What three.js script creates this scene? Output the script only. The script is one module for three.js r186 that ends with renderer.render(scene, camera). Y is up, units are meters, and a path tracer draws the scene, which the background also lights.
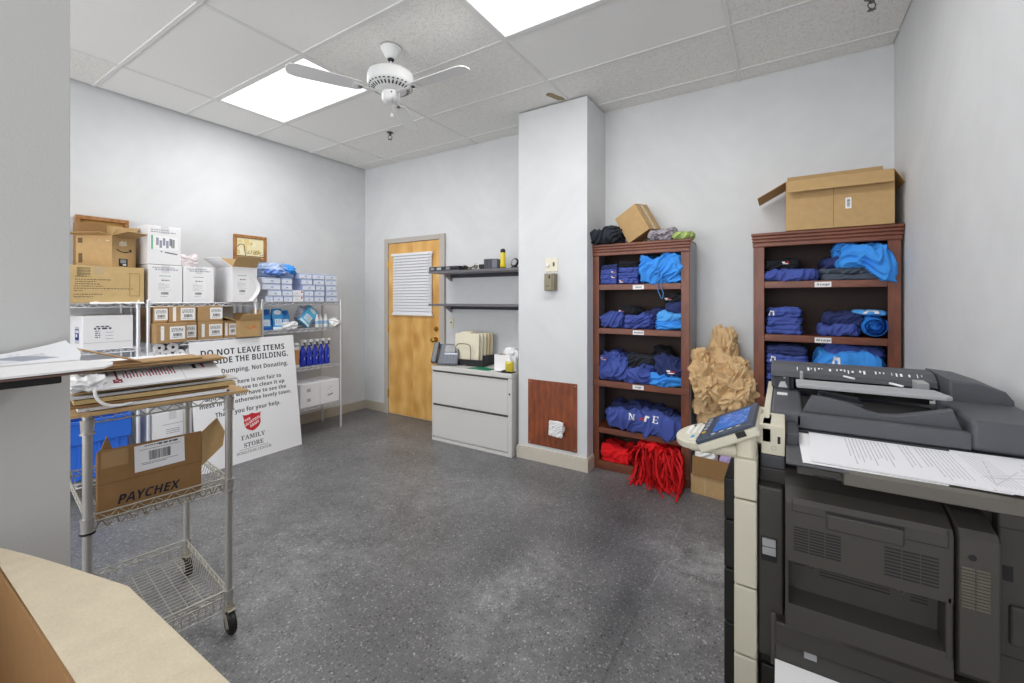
import * as THREE from 'three';
import { RoundedBoxGeometry } from 'three/addons/geometries/RoundedBoxGeometry.js';
import { mergeGeometries, mergeVertices, toCreasedNormals } from 'three/addons/utils/BufferGeometryUtils.js';
import { RectAreaLightUniformsLib } from 'three/addons/lights/RectAreaLightUniformsLib.js';
import { ImprovedNoise } from 'three/addons/math/ImprovedNoise.js';

// ---------------------------------------------------------------- camera, lights, exposure
const scene = new THREE.Scene();
scene.background = new THREE.Color(0x050505);
const renderer = new THREE.WebGLRenderer({ antialias: true });
renderer.toneMapping = THREE.LinearToneMapping;
renderer.toneMappingExposure = 1.0;
renderer.shadowMap.enabled = true;
RectAreaLightUniformsLib.init();
const F = 431.7, EYE = 1.405, YAW = THREE.MathUtils.degToRad(32.2);
const camera = new THREE.PerspectiveCamera(2 * Math.atan(341.5 / F) * 180 / Math.PI, 1024 / 683, 0.02, 60);
camera.position.set(0, EYE, 0);
camera.rotation.set(0, YAW, 0);
camera.setViewOffset(1024, 683, 0, 42.2, 1024, 683);   // a shifted lens: level camera, verticals upright
const LIGHT_POWER = 11.5, WINDOW_POWER = 2.5, WINDOW_COLOR = 0xfcfdff, LENS_GLOW = 1.6, LIGHT_COLOR = 0xfffdfa;

// ---------------------------------------------------------------- helpers
const XL = -4.585, XR = 0.61, ZB = -3.715, ZF = 2.6, CEIL = 3.07;
const noise = new ImprovedNoise();
const N = (x, y, z) => noise.noise(x, y, z);
function rng(seed) { let a = (seed * 2654435761) >>> 0; return () => { a = (a + 0x6D2B79F5) | 0; let t = Math.imul(a ^ (a >>> 15), 1 | a); t = (t + Math.imul(t ^ (t >>> 7), 61 | t)) ^ t; return ((t ^ (t >>> 14)) >>> 0) / 4294967296; }; }
const V = (x, y, z) => new THREE.Vector3(x, y, z);
const names = {};
function numbered(n) { const k = names[n] = (names[n] ?? -1) + 1; return k ? `${n}_${String(k).padStart(3, '0')}` : n; }
function tag(o, label, category, group) { o.userData.label = label; o.userData.category = category; if (group) o.userData.group = group; return o; }
function thing(name, label, category, pos = [0, 0, 0], turn = 0, group) {
  const o = new THREE.Group(); o.name = numbered(name); o.position.set(...pos); o.rotation.y = turn; scene.add(o);
  return tag(o, label, category, group);
}
function struct(name, pos = [0, 0, 0]) { const o = new THREE.Group(); o.name = name; o.position.set(...pos); o.userData.kind = 'structure'; scene.add(o); return o; }
// geometry in the thing's own axes
function add(parent, name, geo, mat, label) { const m = new THREE.Mesh(geo, mat); m.name = name; if (label) m.userData.label = label; parent.add(m); return m; }
// geometry given in room coordinates (for things that are not turned)
function addW(parent, name, geo, mat, label) { let p = parent; const o = V(0, 0, 0); while (p && p !== scene) { o.add(p.position); p = p.parent; } geo.translate(-o.x, -o.y, -o.z); return add(parent, name, geo, mat, label); }
function muv(g) {   // texture coordinates in metres, by the side a face looks to
  if (g.index) g = g.toNonIndexed();
  if (!g.attributes.normal) g.computeVertexNormals();
  const p = g.attributes.position, uv = new Float32Array(p.count * 2), a = V(), b = V(), c = V(), n = V();
  for (let i = 0; i < p.count; i += 3) {
    a.fromBufferAttribute(p, i); b.fromBufferAttribute(p, i + 1); c.fromBufferAttribute(p, i + 2);
    n.subVectors(b, a).cross(c.clone().sub(a)); const x = Math.abs(n.x), y = Math.abs(n.y), z = Math.abs(n.z);
    [a, b, c].forEach((q, k) => { const u = x > y && x > z ? [q.z, q.y] : y > z ? [q.x, q.z] : [q.x, q.y]; uv[(i + k) * 2] = u[0]; uv[(i + k) * 2 + 1] = u[1]; });
  }
  g.setAttribute('uv', new THREE.BufferAttribute(uv, 2)); return g;
}
function box(w, h, d, r = 0.003, s = 2) { r = Math.min(r, w / 2.01, h / 2.01, d / 2.01); return muv(r > 0.0004 ? new RoundedBoxGeometry(w, h, d, s, r) : new THREE.BoxGeometry(w, h, d)); }
function B(x0, x1, y0, y1, z0, z1, r = 0.003, s = 2) { const g = box(Math.abs(x1 - x0), Math.abs(y1 - y0), Math.abs(z1 - z0), r, s); g.translate((x0 + x1) / 2, (y0 + y1) / 2, (z0 + z1) / 2); return g; }
const hg = (g) => { const u = g.attributes.uv; for (let i = 0; i < u.count; i++) u.setXY(i, u.getY(i), u.getX(i)); return g; };   // turns the grain to run across
function rod(a, b, r, seg = 6, caps = false) {
  const A = V(...a), Bv = V(...b), d = Bv.clone().sub(A), g = new THREE.CylinderGeometry(r, r, d.length(), seg, 1, !caps);
  g.applyQuaternion(new THREE.Quaternion().setFromUnitVectors(V(0, 1, 0), d.normalize())); g.translate((A.x + Bv.x) / 2, (A.y + Bv.y) / 2, (A.z + Bv.z) / 2); return g.toNonIndexed();
}
function cyl(r0, r1, h, seg = 20, y = 0) { const g = new THREE.CylinderGeometry(r1, r0, h, seg); g.translate(0, y + h / 2, 0); return g.toNonIndexed(); }
function lathe(pts, seg = 28) { return new THREE.LatheGeometry(pts.map(([x, y]) => new THREE.Vector2(x, y)), seg).toNonIndexed(); }
function tube(pts, r, n = 24, seg = 6) { return new THREE.TubeGeometry(new THREE.CatmullRomCurve3(pts.map((p) => V(...p))), n, r, seg).toNonIndexed(); }
function merge(list) { const l = list.map((g) => { const q = g.index ? g.toNonIndexed() : g; for (const k of Object.keys(q.attributes)) if (!['position', 'normal', 'uv'].includes(k)) q.deleteAttribute(k); return q; }); return mergeGeometries(l); }
function ext(pts, depth, bevel = 0) {   // outline in x,y pushed along z (centred)
  const s = new THREE.Shape(pts.map(([x, y]) => new THREE.Vector2(x, y)));
  const g = new THREE.ExtrudeGeometry(s, { depth: depth - 2 * bevel, bevelEnabled: bevel > 0, bevelThickness: bevel, bevelSize: bevel, bevelOffset: -bevel, bevelSegments: 2, steps: 1 });
  g.translate(0, 0, -depth / 2 + bevel); return muv(g);
}
function rot(g, x = 0, y = 0, z = 0) { if (x) g.rotateX(x); if (y) g.rotateY(y); if (z) g.rotateZ(z); return g; }
function mv(g, x, y, z) { g.translate(x, y, z); return g; }
function grid(nu, nv, f) {   // a surface through f(u,v)
  const pos = [], uv = [], idx = [];
  for (let j = 0; j <= nv; j++) for (let i = 0; i <= nu; i++) { pos.push(...f(i / nu, j / nv)); uv.push(i / nu, j / nv); }
  for (let j = 0; j < nv; j++) for (let i = 0; i < nu; i++) { const a = j * (nu + 1) + i, b = a + 1, c = a + nu + 1, d = c + 1; idx.push(a, b, d, a, d, c); }
  const g = new THREE.BufferGeometry(); g.setAttribute('position', new THREE.Float32BufferAttribute(pos, 3)); g.setAttribute('uv', new THREE.Float32BufferAttribute(uv, 2)); g.setIndex(idx); g.computeVertexNormals(); return g;
}
function sheet(nu, nv, th, f) {   // the same with a thickness, closed at the edges
  const pos = [], uv = [], idx = [], n = (nu + 1) * (nv + 1), id = (i, j, s) => s * n + j * (nu + 1) + i;
  for (const s of [0, 1]) for (let j = 0; j <= nv; j++) for (let i = 0; i <= nu; i++) { const p = f(i / nu, j / nv); pos.push(p[0], p[1] - s * th, p[2]); uv.push(i / nu, j / nv); }
  for (let j = 0; j < nv; j++) for (let i = 0; i < nu; i++) { const [a, b, c, d] = [id(i, j, 0), id(i + 1, j, 0), id(i, j + 1, 0), id(i + 1, j + 1, 0)]; idx.push(a, d, b, a, c, d, a + n, b + n, d + n, a + n, d + n, c + n); }
  const side = (a, b) => idx.push(a, b, b + n, a, b + n, a + n);
  for (let i = 0; i < nu; i++) { side(id(i, 0, 0), id(i + 1, 0, 0)); side(id(i + 1, nv, 0), id(i, nv, 0)); }
  for (let j = 0; j < nv; j++) { side(id(0, j + 1, 0), id(0, j, 0)); side(id(nu, j, 0), id(nu, j + 1, 0)); }
  let g = new THREE.BufferGeometry(); g.setAttribute('position', new THREE.Float32BufferAttribute(pos, 3)); g.setAttribute('uv', new THREE.Float32BufferAttribute(uv, 2)); g.setIndex(idx);
  return toCreasedNormals(g, 0.7);
}
// a soft lump: a rounded block with folds; q.post may bend it further
function cloth(q) {
  const { w, h, d, seed = 1, amp = 0.012, f = 16, round = 0.55, n = 1, layers = 0, groove = 0.012, dir = 0.6, flat = true } = q;
  const sx = Math.max(8, Math.round(w * 160 * n)), sy = Math.max(6, Math.round(h * 170 * n)), sz = Math.max(8, Math.round(d * 110 * n));
  let g = new THREE.BoxGeometry(2, 2, 2, sx, sy, sz); g.deleteAttribute('uv'); g.deleteAttribute('normal'); g = mergeVertices(g, 1e-5);
  const p = g.attributes.position, c = Math.cos(dir), s = Math.sin(dir);
  for (let i = 0; i < p.count; i++) {
    const a = p.getX(i), b = p.getY(i), e = p.getZ(i);
    const X = a * Math.sqrt(1 - b * b / 2 - e * e / 2 + b * b * e * e / 3), Y = b * Math.sqrt(1 - a * a / 2 - e * e / 2 + a * a * e * e / 3), Z = e * Math.sqrt(1 - b * b / 2 - a * a / 2 + b * b * a * a / 3);
    let x = (a + (X - a) * round) * w / 2, y = (b + (Y - b) * round) * h / 2, z = (e + (Z - e) * round) * d / 2;
    const nx = X, ny = Y, nz = Z, o = seed * 7.31;
    const lump = 1 + 0.3 * N(x * 7 + o, o * 0.37, z * 7 - o) + 0.16 * N(x * 17 - o, o, z * 13); if (round > 0.2) y = (y + h / 2) * lump - h / 2;
    const wx = 0.07 * N(x * 7 + o, y * 7, z * 7), wy = 0.07 * N(x * 7, y * 7 + o, z * 7 + 9);
    const u = (x * c + y * s + wx), v = (-x * s + y * c + wy);
    const g1 = 1 - 2.2 * Math.abs(N(u * f * 0.45 + o, v * f * 1.5, z * f * 0.8 + o)), r1 = g1 > 0 ? g1 * g1 * 1.3 - 0.3 : g1 * 0.6 - 0.3, r2 = 1 - 2 * Math.abs(N(u * f * 1.3, v * f * 3 + o, z * f * 1.6));
    let k = (amp > 0.004 ? 1.1 : 1) * amp * (1.15 * r1 + 0.4 * r2) + amp * 1.3 * N(x * 6 + o, y * 9 + o, z * 6);
    if (layers) { const t = (y / h + 0.5) * layers + 0.35 * N(x * 5 + o, z * 5, o), fr = Math.abs(t - Math.round(t)); k -= groove * Math.exp(-((fr / 0.13) ** 2)) * Math.min(1, (1 - Math.abs(b) * 0.85) * 3); }
    x += nx * k; y += ny * k * 0.8; z += nz * k; y += h / 2; if (flat && y < 0) y *= 0.05;
    if (q.post) [x, y, z] = q.post(x, y, z);
    p.setXYZ(i, x, y, z);
  }
  g.computeVertexNormals(); return g.toNonIndexed();
}

// ---------------------------------------------------------------- textures
function ctex(w, h, draw, srgb = true) { const c = document.createElement('canvas'); c.width = w; c.height = h; draw(c.getContext('2d'), w, h); const t = new THREE.CanvasTexture(c); if (srgb) t.colorSpace = THREE.SRGBColorSpace; t.anisotropy = 8; return t; }
function dtex(w, h, f, srgb = true, metres = 1, mh) {
  const a = new Uint8Array(w * h * 4);
  for (let j = 0; j < h; j++) for (let i = 0; i < w; i++) { const c = f(i, j), k = (j * w + i) * 4; a[k] = c[0]; a[k + 1] = c[1]; a[k + 2] = c[2]; a[k + 3] = 255; }
  const t = new THREE.DataTexture(a, w, h); t.wrapS = t.wrapT = THREE.RepeatWrapping; t.magFilter = THREE.LinearFilter; t.minFilter = THREE.LinearMipmapLinearFilter; t.generateMipmaps = true; if (srgb) t.colorSpace = THREE.SRGBColorSpace; t.repeat.set(1 / metres, 1 / (mh ?? metres)); t.needsUpdate = true; return t;
}
const cl = (v) => Math.max(0, Math.min(255, v));
function blotch(size, seed, count, r0, r1) {   // soft-edged specks that wrap round
  const a = new Float32Array(size * size), R = rng(seed);
  for (let k = 0; k < count; k++) { const x = R() * size, y = R() * size, r = r0 + R() * (r1 - r0), e = 0.5 + R(), an = R() * 3.14, ca = Math.cos(an), sa = Math.sin(an), m = Math.ceil(r * 2); const v = R();
    for (let j = -m; j <= m; j++) for (let i = -m; i <= m; i++) { const u = (i * ca + j * sa) / e, w = -i * sa + j * ca; if (u * u + w * w < r * r) { const q = ((Math.floor(y) + j + size) % size) * size + (Math.floor(x) + i + size) % size; a[q] = Math.max(a[q], 0.4 + 0.6 * v); } } }
  return a;
}
const T = {};
{ // ceiling boards: one with worm-like fissures, one with fine pinholes
  const S = 512, fis = new Float32Array(S * S), R = rng(5);
  for (let k = 0; k < 2600; k++) { let x = R() * S, y = R() * S, an = R() * 6.28; const L = 3 + R() * 13, wd = R() < 0.35 ? 1 : 0; for (let s = 0; s < L; s++) { an += (R() - 0.5) * 0.9; x += Math.cos(an); y += Math.sin(an); for (let e = 0; e <= wd; e++) fis[((Math.floor(y) + S) % S) * S + (Math.floor(x + e) + S) % S] = 0.5 + 0.5 * R(); } }
  const pin = blotch(S, 8, 3200, 0.6, 1.3), g = rng(3);
  T.fis = dtex(S, S, (i, j) => { const v = 240 + 6 * g() - 40 * fis[j * S + i]; return [v, v - 1, v - 5]; }, true, 0.6);
  T.fisB = dtex(S, S, (i, j) => { const v = 210 - 160 * fis[j * S + i] + 20 * g(); return [v, v, v]; }, false, 0.6);
  T.pin = dtex(S, S, (i, j) => { const v = 242 + 5 * g() - 18 * pin[j * S + i]; return [v, v, v - 2]; }, true, 0.6);
  T.pinB = dtex(S, S, (i, j) => { const v = 220 - 110 * pin[j * S + i] + 12 * g(); return [v, v, v]; }, false, 0.6);
}
{ // dark speckled rubber-like floor with pale worn patches and a scratched seam, laid out in room metres
  const W = 2048, H = 2048, X0 = XL, X1 = XR, Z0 = ZB, Z1 = ZF, R = rng(21), lx = X1 - X0, lz = Z1 - Z0;
  const chip = blotch(W, 31, 150000, 0.5, 1.35), dark = blotch(W, 33, 90000, 0.6, 1.5), big = blotch(W, 35, 14000, 0.8, 1.6);
  const pale = [[-0.42, -2.52, 0.33, 0.26, 1], [-0.78, -2.9, 0.3, 0.12, 0.5], [-1.13, -1.75, 0.16, 0.5, 0.85], [-0.3, -2.0, 0.2, 0.4, 0.45], [-2.3, -2.3, 0.5, 0.35, 0.4], [-1.6, -2.7, 0.5, 0.25, 0.35], [-0.8, -1.6, 0.18, 0.5, 0.4], [-2.5, -1.4, 0.5, 0.3, 0.25], [-3.3, -2.9, 0.3, 0.3, 0.3], [-2.0, -1.25, 0.5, 0.4, 0.45]];
  const scuff = [[-1.3, -2.02, 0.13, 0.22, 0.8], [-0.62, -1.9, 0.09, 0.45, 0.9], [-0.95, -2.35, 0.4, 0.16, 0.6], [-1.5, -1.3, 0.5, 0.3, 0.35], [-0.75, -3.25, 0.4, 0.1, 0.5], [-1.2, -2.95, 0.6, 0.25, 0.75], [-0.9, -2.75, 0.2, 0.3, 0.6]];
  T.floor = dtex(W, H, (i, j) => {
    const x = X0 + (i / W) * lx, z = Z0 + (j / H) * lz, k = j * W + i; let v = 111;
    const n1 = N(x * 1.7, z * 1.7, 3), n2 = N(x * 5.5, z * 5.5, 7), n3 = N(x * 19, z * 19, 2); v += 10 * n1 + 9 * n2 + 7 * n3;
    for (const [cx, cz, rx, rz, s] of pale) { const q = ((x - cx) / rx) ** 2 + ((z - cz) / rz) ** 2; if (q < 3) { const m = Math.exp(-q) * s * (0.75 + 0.6 * n2 + 0.5 * n3); v += 38 * Math.max(0, m); } }
    for (const [cx, cz, rx, rz, s] of scuff) { const q = ((x - cx) / rx) ** 2 + ((z - cz) / rz) ** 2; if (q < 3) v -= 34 * Math.max(0, Math.exp(-q) * s * (0.7 + 0.8 * n2 + 0.6 * n3)); }
    const sx = -0.553 - 0.012 * Math.sin(z * 3), ds = Math.abs(x - sx); if (z < -2.0 && z > -2.95 && ds < 0.006) v += 34 * (0.6 + n3) * (1 - ds / 0.006); else if (z >= -2.0 && ds < 0.01) v -= 16 * (1 - ds / 0.01);
    v += 60 * chip[k] * (0.5 + 0.5 * R()) + 66 * big[k] - 42 * dark[k] + (R() - 0.5) * 24;
    return [cl(v), cl(v), cl(v + 1.5)];
  }, true, 1);
  T.floor.repeat.set(1, 1); T.floor.wrapS = T.floor.wrapT = THREE.ClampToEdgeWrapping;
}
{
  const g = rng(9), S = 256;
  const per = (x, y, f, o) => { const a = x / S * 6.2832, b = y / S * 6.2832; return N(Math.cos(a) * f + o, Math.sin(a) * f + Math.cos(b) * f, Math.sin(b) * f + o); };
  T.wallB = dtex(S, S, (i, j) => { const v = 128 + 60 * per(i, j, 9, 2) + 60 * per(i, j, 17, 5); return [cl(v), cl(v), cl(v)]; }, false, 0.25);
  T.wall = dtex(S, S, (i, j) => { const v = 247 + 5 * per(i, j, 1.2, 3) + 3 * per(i, j, 4, 8); return [cl(v), cl(v), cl(v)]; }, true, 2.3);
  T.card = dtex(S, S, (i, j) => { const v = 236 + 7 * per(i, j, 2, 4) + 7 * per(i, j, 24, 1) + 10 * (g() - 0.5); return [cl(v), cl(v - 1), cl(v - 3)]; }, true, 0.45);
  T.fab = dtex(S, S, (i, j) => { const v = 128 + 90 * Math.sin(i * 1.1) * Math.sin(j * 1.1) + 40 * (g() - 0.5); return [cl(v), cl(v), cl(v)]; }, false, 0.12);
  const wood = (seed, lo, hi, streak, metres, fx, cath, vert = 0.35) => dtex(512, 512, (i, j) => {   // grain runs along v
    const x = i / 512, y = j / 512, a = Math.sin(y * 6.2832) * vert, b = Math.cos(y * 6.2832) * vert;
    const wv = x * fx + 0.5 * N(x * 3 + seed, a, b) + cath * N(x * 2.2, a * 1.3 + seed, b * 1.3);
    let t = 0.5 + 0.5 * Math.sin(wv * 6.2832); t = 0.28 * t + 0.42 * (0.5 + N(x * fx * 1.3 + seed, a * 2, b * 2)) + streak * N(x * 120 + seed, a * 5, b * 5) + 0.16;
    t = Math.max(0, Math.min(1, t)); return [0, 1, 2].map((k) => cl(lo[k] + (hi[k] - lo[k]) * t));
  }, true, metres);
  T.cherry = wood(3, [96, 46, 27], [138, 77, 49], 0.25, 0.5, 6, 0.3);
  T.plaque = wood(11, [104, 46, 18], [160, 82, 38], 0.3, 0.5, 9, 0.3);
  T.maple = wood(17, [200, 144, 70], [242, 198, 122], 0.16, 0.8, 4, 0.7);
  T.oak = wood(23, [140, 92, 46], [190, 138, 82], 0.3, 0.4, 8, 0.4);
}
const std = (color, roughness = 0.6, extra = {}) => new THREE.MeshStandardMaterial({ color, roughness, ...extra });
const phy = (color, roughness, extra) => new THREE.MeshPhysicalMaterial({ color, roughness, ...extra });
const M = {
  wall: std(0xe2e4e6, 0.75, { map: T.wall, bumpMap: T.wallB, bumpScale: 0.0006 }),
  partition: std(0xcdcdcc, 0.7, { bumpMap: T.wallB, bumpScale: 0.0006 }),
  base: std(0xb9b0a2, 0.55), baseLight: std(0xcfc7ba, 0.55), frame: std(0xbbb4ad, 0.5),
  floor: phy(0xffffff, 0.42, { map: T.floor, specularIntensity: 0.9 }),
  tileF: std(0xffffff, 0.95, { map: T.fis, bumpMap: T.fisB, bumpScale: 0.0025 }), tileP: std(0xffffff, 0.95, { map: T.pin, bumpMap: T.pinB, bumpScale: 0.0015 }),
  tbar: std(0xe6e6e4, 0.45), dark: std(0x16161a, 0.6), black: std(0x0c0c0e, 0.5),
  maple: phy(0xffffff, 0.45, { map: T.maple, clearcoat: 0.25, clearcoatRoughness: 0.3 }), cherry: phy(0xffffff, 0.4, { map: T.cherry, clearcoat: 0.3, clearcoatRoughness: 0.35 }),
  plaque: phy(0xffffff, 0.42, { map: T.plaque, clearcoat: 0.3, clearcoatRoughness: 0.3 }), oak: std(0xffffff, 0.5, { map: T.oak }),
  back: std(0x3a2a25, 0.7), greySide: std(0x9d9da2, 0.5),
  white: std(0xeceded, 0.5), ivory: std(0xe4dfcb, 0.5), blind: std(0xe9ebf0, 0.5), paper: std(0xf0f0f2, 0.8), whiteBox: std(0xf1f1f3, 0.75),
  chrome: std(0xd4d6da, 0.28, { metalness: 0.95 }), steel: std(0xb4b5b8, 0.38, { metalness: 0.9 }), brass: std(0xc9a24a, 0.25, { metalness: 1 }), rodDark: std(0x6f6c68, 0.42, { metalness: 0.75 }),
  carton: std(0xc09b6c, 0.85, { map: T.card }), card: std(0xd0ad7a, 0.85, { map: T.card }), cardDark: std(0xa07a4e, 0.85, { map: T.card }), cardLight: std(0xddbf88, 0.85, { map: T.card }), cardPale: std(0xe6d9c0, 0.85, { map: T.card }), kraftBox: std(0xd0ad7c, 0.85, { map: T.card }),
  tapeW: phy(0xdedfe2, 0.3, { clearcoat: 0.4 }), tape: phy(0xcbb38a, 0.25, { clearcoat: 0.5 }), kraft: std(0xd6b587, 0.75, { flatShading: false }),
  navy: std(0x4759a6, 0.95), navyDark: std(0x2b3567, 0.95), ink: std(0x14171f, 0.95), blue: std(0x3f98f0, 0.9), blueLight: std(0x55a8f2, 0.9), slate: std(0x4b5563, 0.95), charcoal: std(0x23272f, 0.95), red: std(0xe80f1a, 0.9), redDeep: std(0xa30a10, 0.9),
  cab: std(0xd6d5d2, 0.45), cabGap: std(0x4d4b45, 0.6),
  grey: std(0x54555a, 0.5), greyLight: std(0xa9aaad, 0.5), cop: std(0x2e2c29, 0.5), copMid: std(0x413e3a, 0.5), copDark: std(0x1b1a1b, 0.6), cream: std(0xd6d1be, 0.45), adf: std(0x505258, 0.5), adfDark: std(0x3e4046, 0.5),
  bluePlastic: phy(0x2f6fdc, 0.35, { clearcoat: 0.2 }), sprayBlue: phy(0x1030b4, 0.25, { clearcoat: 0.5 }), yellow: phy(0xe8d21a, 0.35, { clearcoat: 0.3 }), green: phy(0x1f8a63, 0.35, {}),
  clear: phy(0xf2f6fb, 0.12, { transmission: 0.85, thickness: 0, roughness: 0.15, ior: 1.4 }), amber: phy(0xe9d44a, 0.1, { transmission: 0.7, thickness: 0 }),
};
// ---------------------------------------------------------------- the room
{
  const f = struct('floor', [0, 0, 0]);
  const g = grid(1, 1, (u, v) => [XL + u * (XR - XL), 0, ZB + v * (ZF - ZB)]); g.setIndex([0, 3, 1, 0, 2, 3]); g.computeVertexNormals();
  add(f, 'floor_surface', g.toNonIndexed(), M.floor);
  add(f, 'floor_slab', B(XL - 0.15, XR + 0.15, -0.2, -0.002, ZB - 0.15, ZF + 0.15, 0), M.dark);
  const walls = { wall_left: [XL - 0.15, XL, ZB - 0.15, ZF + 0.15], wall_back: [XL, XR, ZB - 0.15, ZB], wall_right: [XR, XR + 0.15, ZB - 0.15, ZF + 0.15] };
  for (const [n, [x0, x1, z0, z1]] of Object.entries(walls)) { const w = add(scene, n, B(x0, x1, 0, 3.4, z0, z1, 0), M.wall); w.userData.kind = 'structure'; }
  // rear wall with the glazed shop-front opening that the daylight comes through, behind the camera
  const wx0 = -4.3, wx1 = 0.3, wy0 = 0.4, wy1 = 2.8, rw = add(scene, 'wall_rear', merge([B(XL, wx0, 0, 3.4, ZF, ZF + 0.15, 0), B(wx1, XR, 0, 3.4, ZF, ZF + 0.15, 0), B(wx0, wx1, 0, wy0, ZF, ZF + 0.15, 0), B(wx0, wx1, wy1, 3.4, ZF, ZF + 0.15, 0)]), M.wall); rw.userData.kind = 'structure';
  const wn = struct('window_1', [(wx0 + wx1) / 2, wy0, ZF]); const mx = (wx0 + wx1) / 2;
  for (const [a, b, c, d] of [[wx0, wx0 + 0.05, wy0, wy1], [wx1 - 0.05, wx1, wy0, wy1], [mx - 0.025, mx + 0.025, wy0 + 0.05, wy1 - 0.05], [wx0 + 0.05, wx1 - 0.05, wy0, wy0 + 0.05], [wx0 + 0.05, wx1 - 0.05, wy1 - 0.05, wy1]]) addW(wn, 'window_frame', B(a, b, c, d, ZF + 0.02, ZF + 0.09, 0.003), M.frame);
  for (const [a, b] of [[wx0 + 0.05, mx - 0.025], [mx + 0.025, wx1 - 0.05]]) addW(wn, 'pane', B(a, b, wy0 + 0.05, wy1 - 0.05, ZF + 0.05, ZF + 0.06, 0), std(0xffffff, 0.3, { emissive: WINDOW_COLOR, emissiveIntensity: 1.5 }), 'daylit frosted pane');
  const WL = new THREE.RectAreaLight(WINDOW_COLOR, WINDOW_POWER, wx1 - wx0 - 0.1, wy1 - wy0 - 0.1); WL.position.set(mx, (wy0 + wy1) / 2, ZF + 0.015); WL.castShadow = true; scene.add(WL);
  const p = add(scene, 'wall_partition', B(-1.63, -1.5, 0, 3.06, -0.323, 0.75, 0.002), M.partition); p.userData.kind = 'structure';
  // the pier that stands out of the back wall
  const c = struct('wall_pier', [-1.675, 0, -3.5]);
  addW(c, 'pier_body', B(-2.005, -1.352, 0, 3.06, ZB, -3.293, 0.003), M.wall);
  const bb = struct('baseboard_pier', [-1.675, 0, -3.3]);
  const prof = (x0, x1) => merge([B(x0, x1, 0, 0.098, ZB + 0.01, -3.277, 0.002), B(x0 + 0.004, x1 - 0.004, 0.098, 0.113, ZB + 0.01, -3.281, 0.004)]);
  addW(bb, 'skirting_board', prof(-2.018, -1.339), M.baseLight);
  const bl = struct('baseboard_left'); add(bl, 'skirting_board', merge([B(XL, XL + 0.014, 0, 0.098, ZB, ZF, 0.002), B(XL, XL + 0.009, 0.098, 0.11, ZB, ZF, 0.003)]), M.base);
  const bk = struct('baseboard_back'); add(bk, 'skirting_board', merge([B(XL + 0.014, -4.2, 0, 0.098, ZB, ZB + 0.014, 0.002), B(XL + 0.012, -4.2, 0.098, 0.11, ZB, ZB + 0.009, 0.003)]), M.base);
  add(bk, 'skirting_board', B(-3.21, -2.02, 0, 0.105, ZB, ZB + 0.014, 0.002), M.base); add(bk, 'skirting_board', B(-1.335, XR, 0, 0.105, ZB, ZB + 0.014, 0.002), M.base);
  const br = struct('baseboard_right'); add(br, 'skirting_board', B(XR - 0.014, XR, 0, 0.105, ZB + 0.014, ZF, 0.002), M.base);
}
const GX = [-4.015, -2.772, -1.528, -0.285], GZ = []; for (let k = 0; k < 10; k++) GZ.push(-3.535 + k * 0.605);
const lightCells = [[0, 2], [2, 2]];   // [column left line, row far line]
{
  const c = struct('ceiling', [0, CEIL, 0]);
  addW(c, 'ceiling_slab', B(XL - 0.15, XR + 0.15, 3.4, 3.55, ZB - 0.15, ZF + 0.15, 0), M.dark);
  const xs = [XL + 0.026, ...GX, XR - 0.004], zs = [ZB + 0.004, ...GZ, ZF - 0.005], R = rng(4);
  const smooth = new Set(['1,4', '1,5', '0,4', '0,3', '0,2', '1,2', '2,4', '3,2', '2,5']);
  for (let i = 0; i < xs.length - 1; i++) for (let j = 0; j < zs.length - 1; j++) {
    if (lightCells.some(([a, b]) => a === i - 1 && b === j - 1)) continue;
    if (j > 0 && zs[j + 1] > ZF) continue;
    const x0 = xs[i] + 0.004, x1 = xs[i + 1] - 0.004, z0 = zs[j] + 0.004, z1 = zs[j + 1] - 0.004;
    if (x1 - x0 < 0.02 || z1 - z0 < 0.02) continue;
    addW(c, 'ceiling_tile', mv(B(x0, x1, CEIL + 0.001, CEIL + 0.018, z0, z1, 0.0015), 0, R() * 0.0025, 0), smooth.has(i + ',' + j) ? M.tileP : M.tileF);
  }
  const bar = (x0, x1, z0, z1) => addW(c, 'grid_runner', B(x0, x1, CEIL - 0.003, CEIL + 0.03, z0, z1, 0.0012), M.tbar);
  for (const x of GX) bar(x - 0.012, x + 0.012, ZB, ZF);
  for (const z of GZ) for (let i = 0; i < xs.length - 1; i++) bar(xs[i] + (i ? 0.012 : 0), xs[i + 1] - (i < xs.length - 2 ? 0.012 : 0), z - 0.012, z + 0.012);
  const wa = (x0, x1, z0, z1) => addW(c, 'wall_angle', B(x0, x1, CEIL - 0.002, CEIL + 0.02, z0, z1, 0.001), M.tbar);
  wa(XL, XR, ZB, ZB + 0.004); wa(XR - 0.004, XR, ZB, ZF);
  // an old water stain on the board beside the pier
  const st = ctex(128, 128, (g) => { g.clearRect(0, 0, 128, 128); const R2 = rng(3); for (let k = 0; k < 260; k++) { const t = R2(), a = R2(); g.fillStyle = `rgba(${150 + 20 * R2()},${135 + 15 * R2()},${95 + 20 * R2()},0.16)`; g.beginPath(); g.ellipse(64 + 40 * (t - 0.5) + 30 * a, 20 + 90 * t, 6 + 14 * a, 5 + 10 * R2(), 1, 0, 7); g.fill(); } });
  addW(c, 'water_stain', mv(rot(new THREE.PlaneGeometry(0.16, 0.2), Math.PI / 2), -1.61, CEIL - 0.0006, -3.19), std(0xffffff, 0.95, { map: st, transparent: true }));
}
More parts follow.
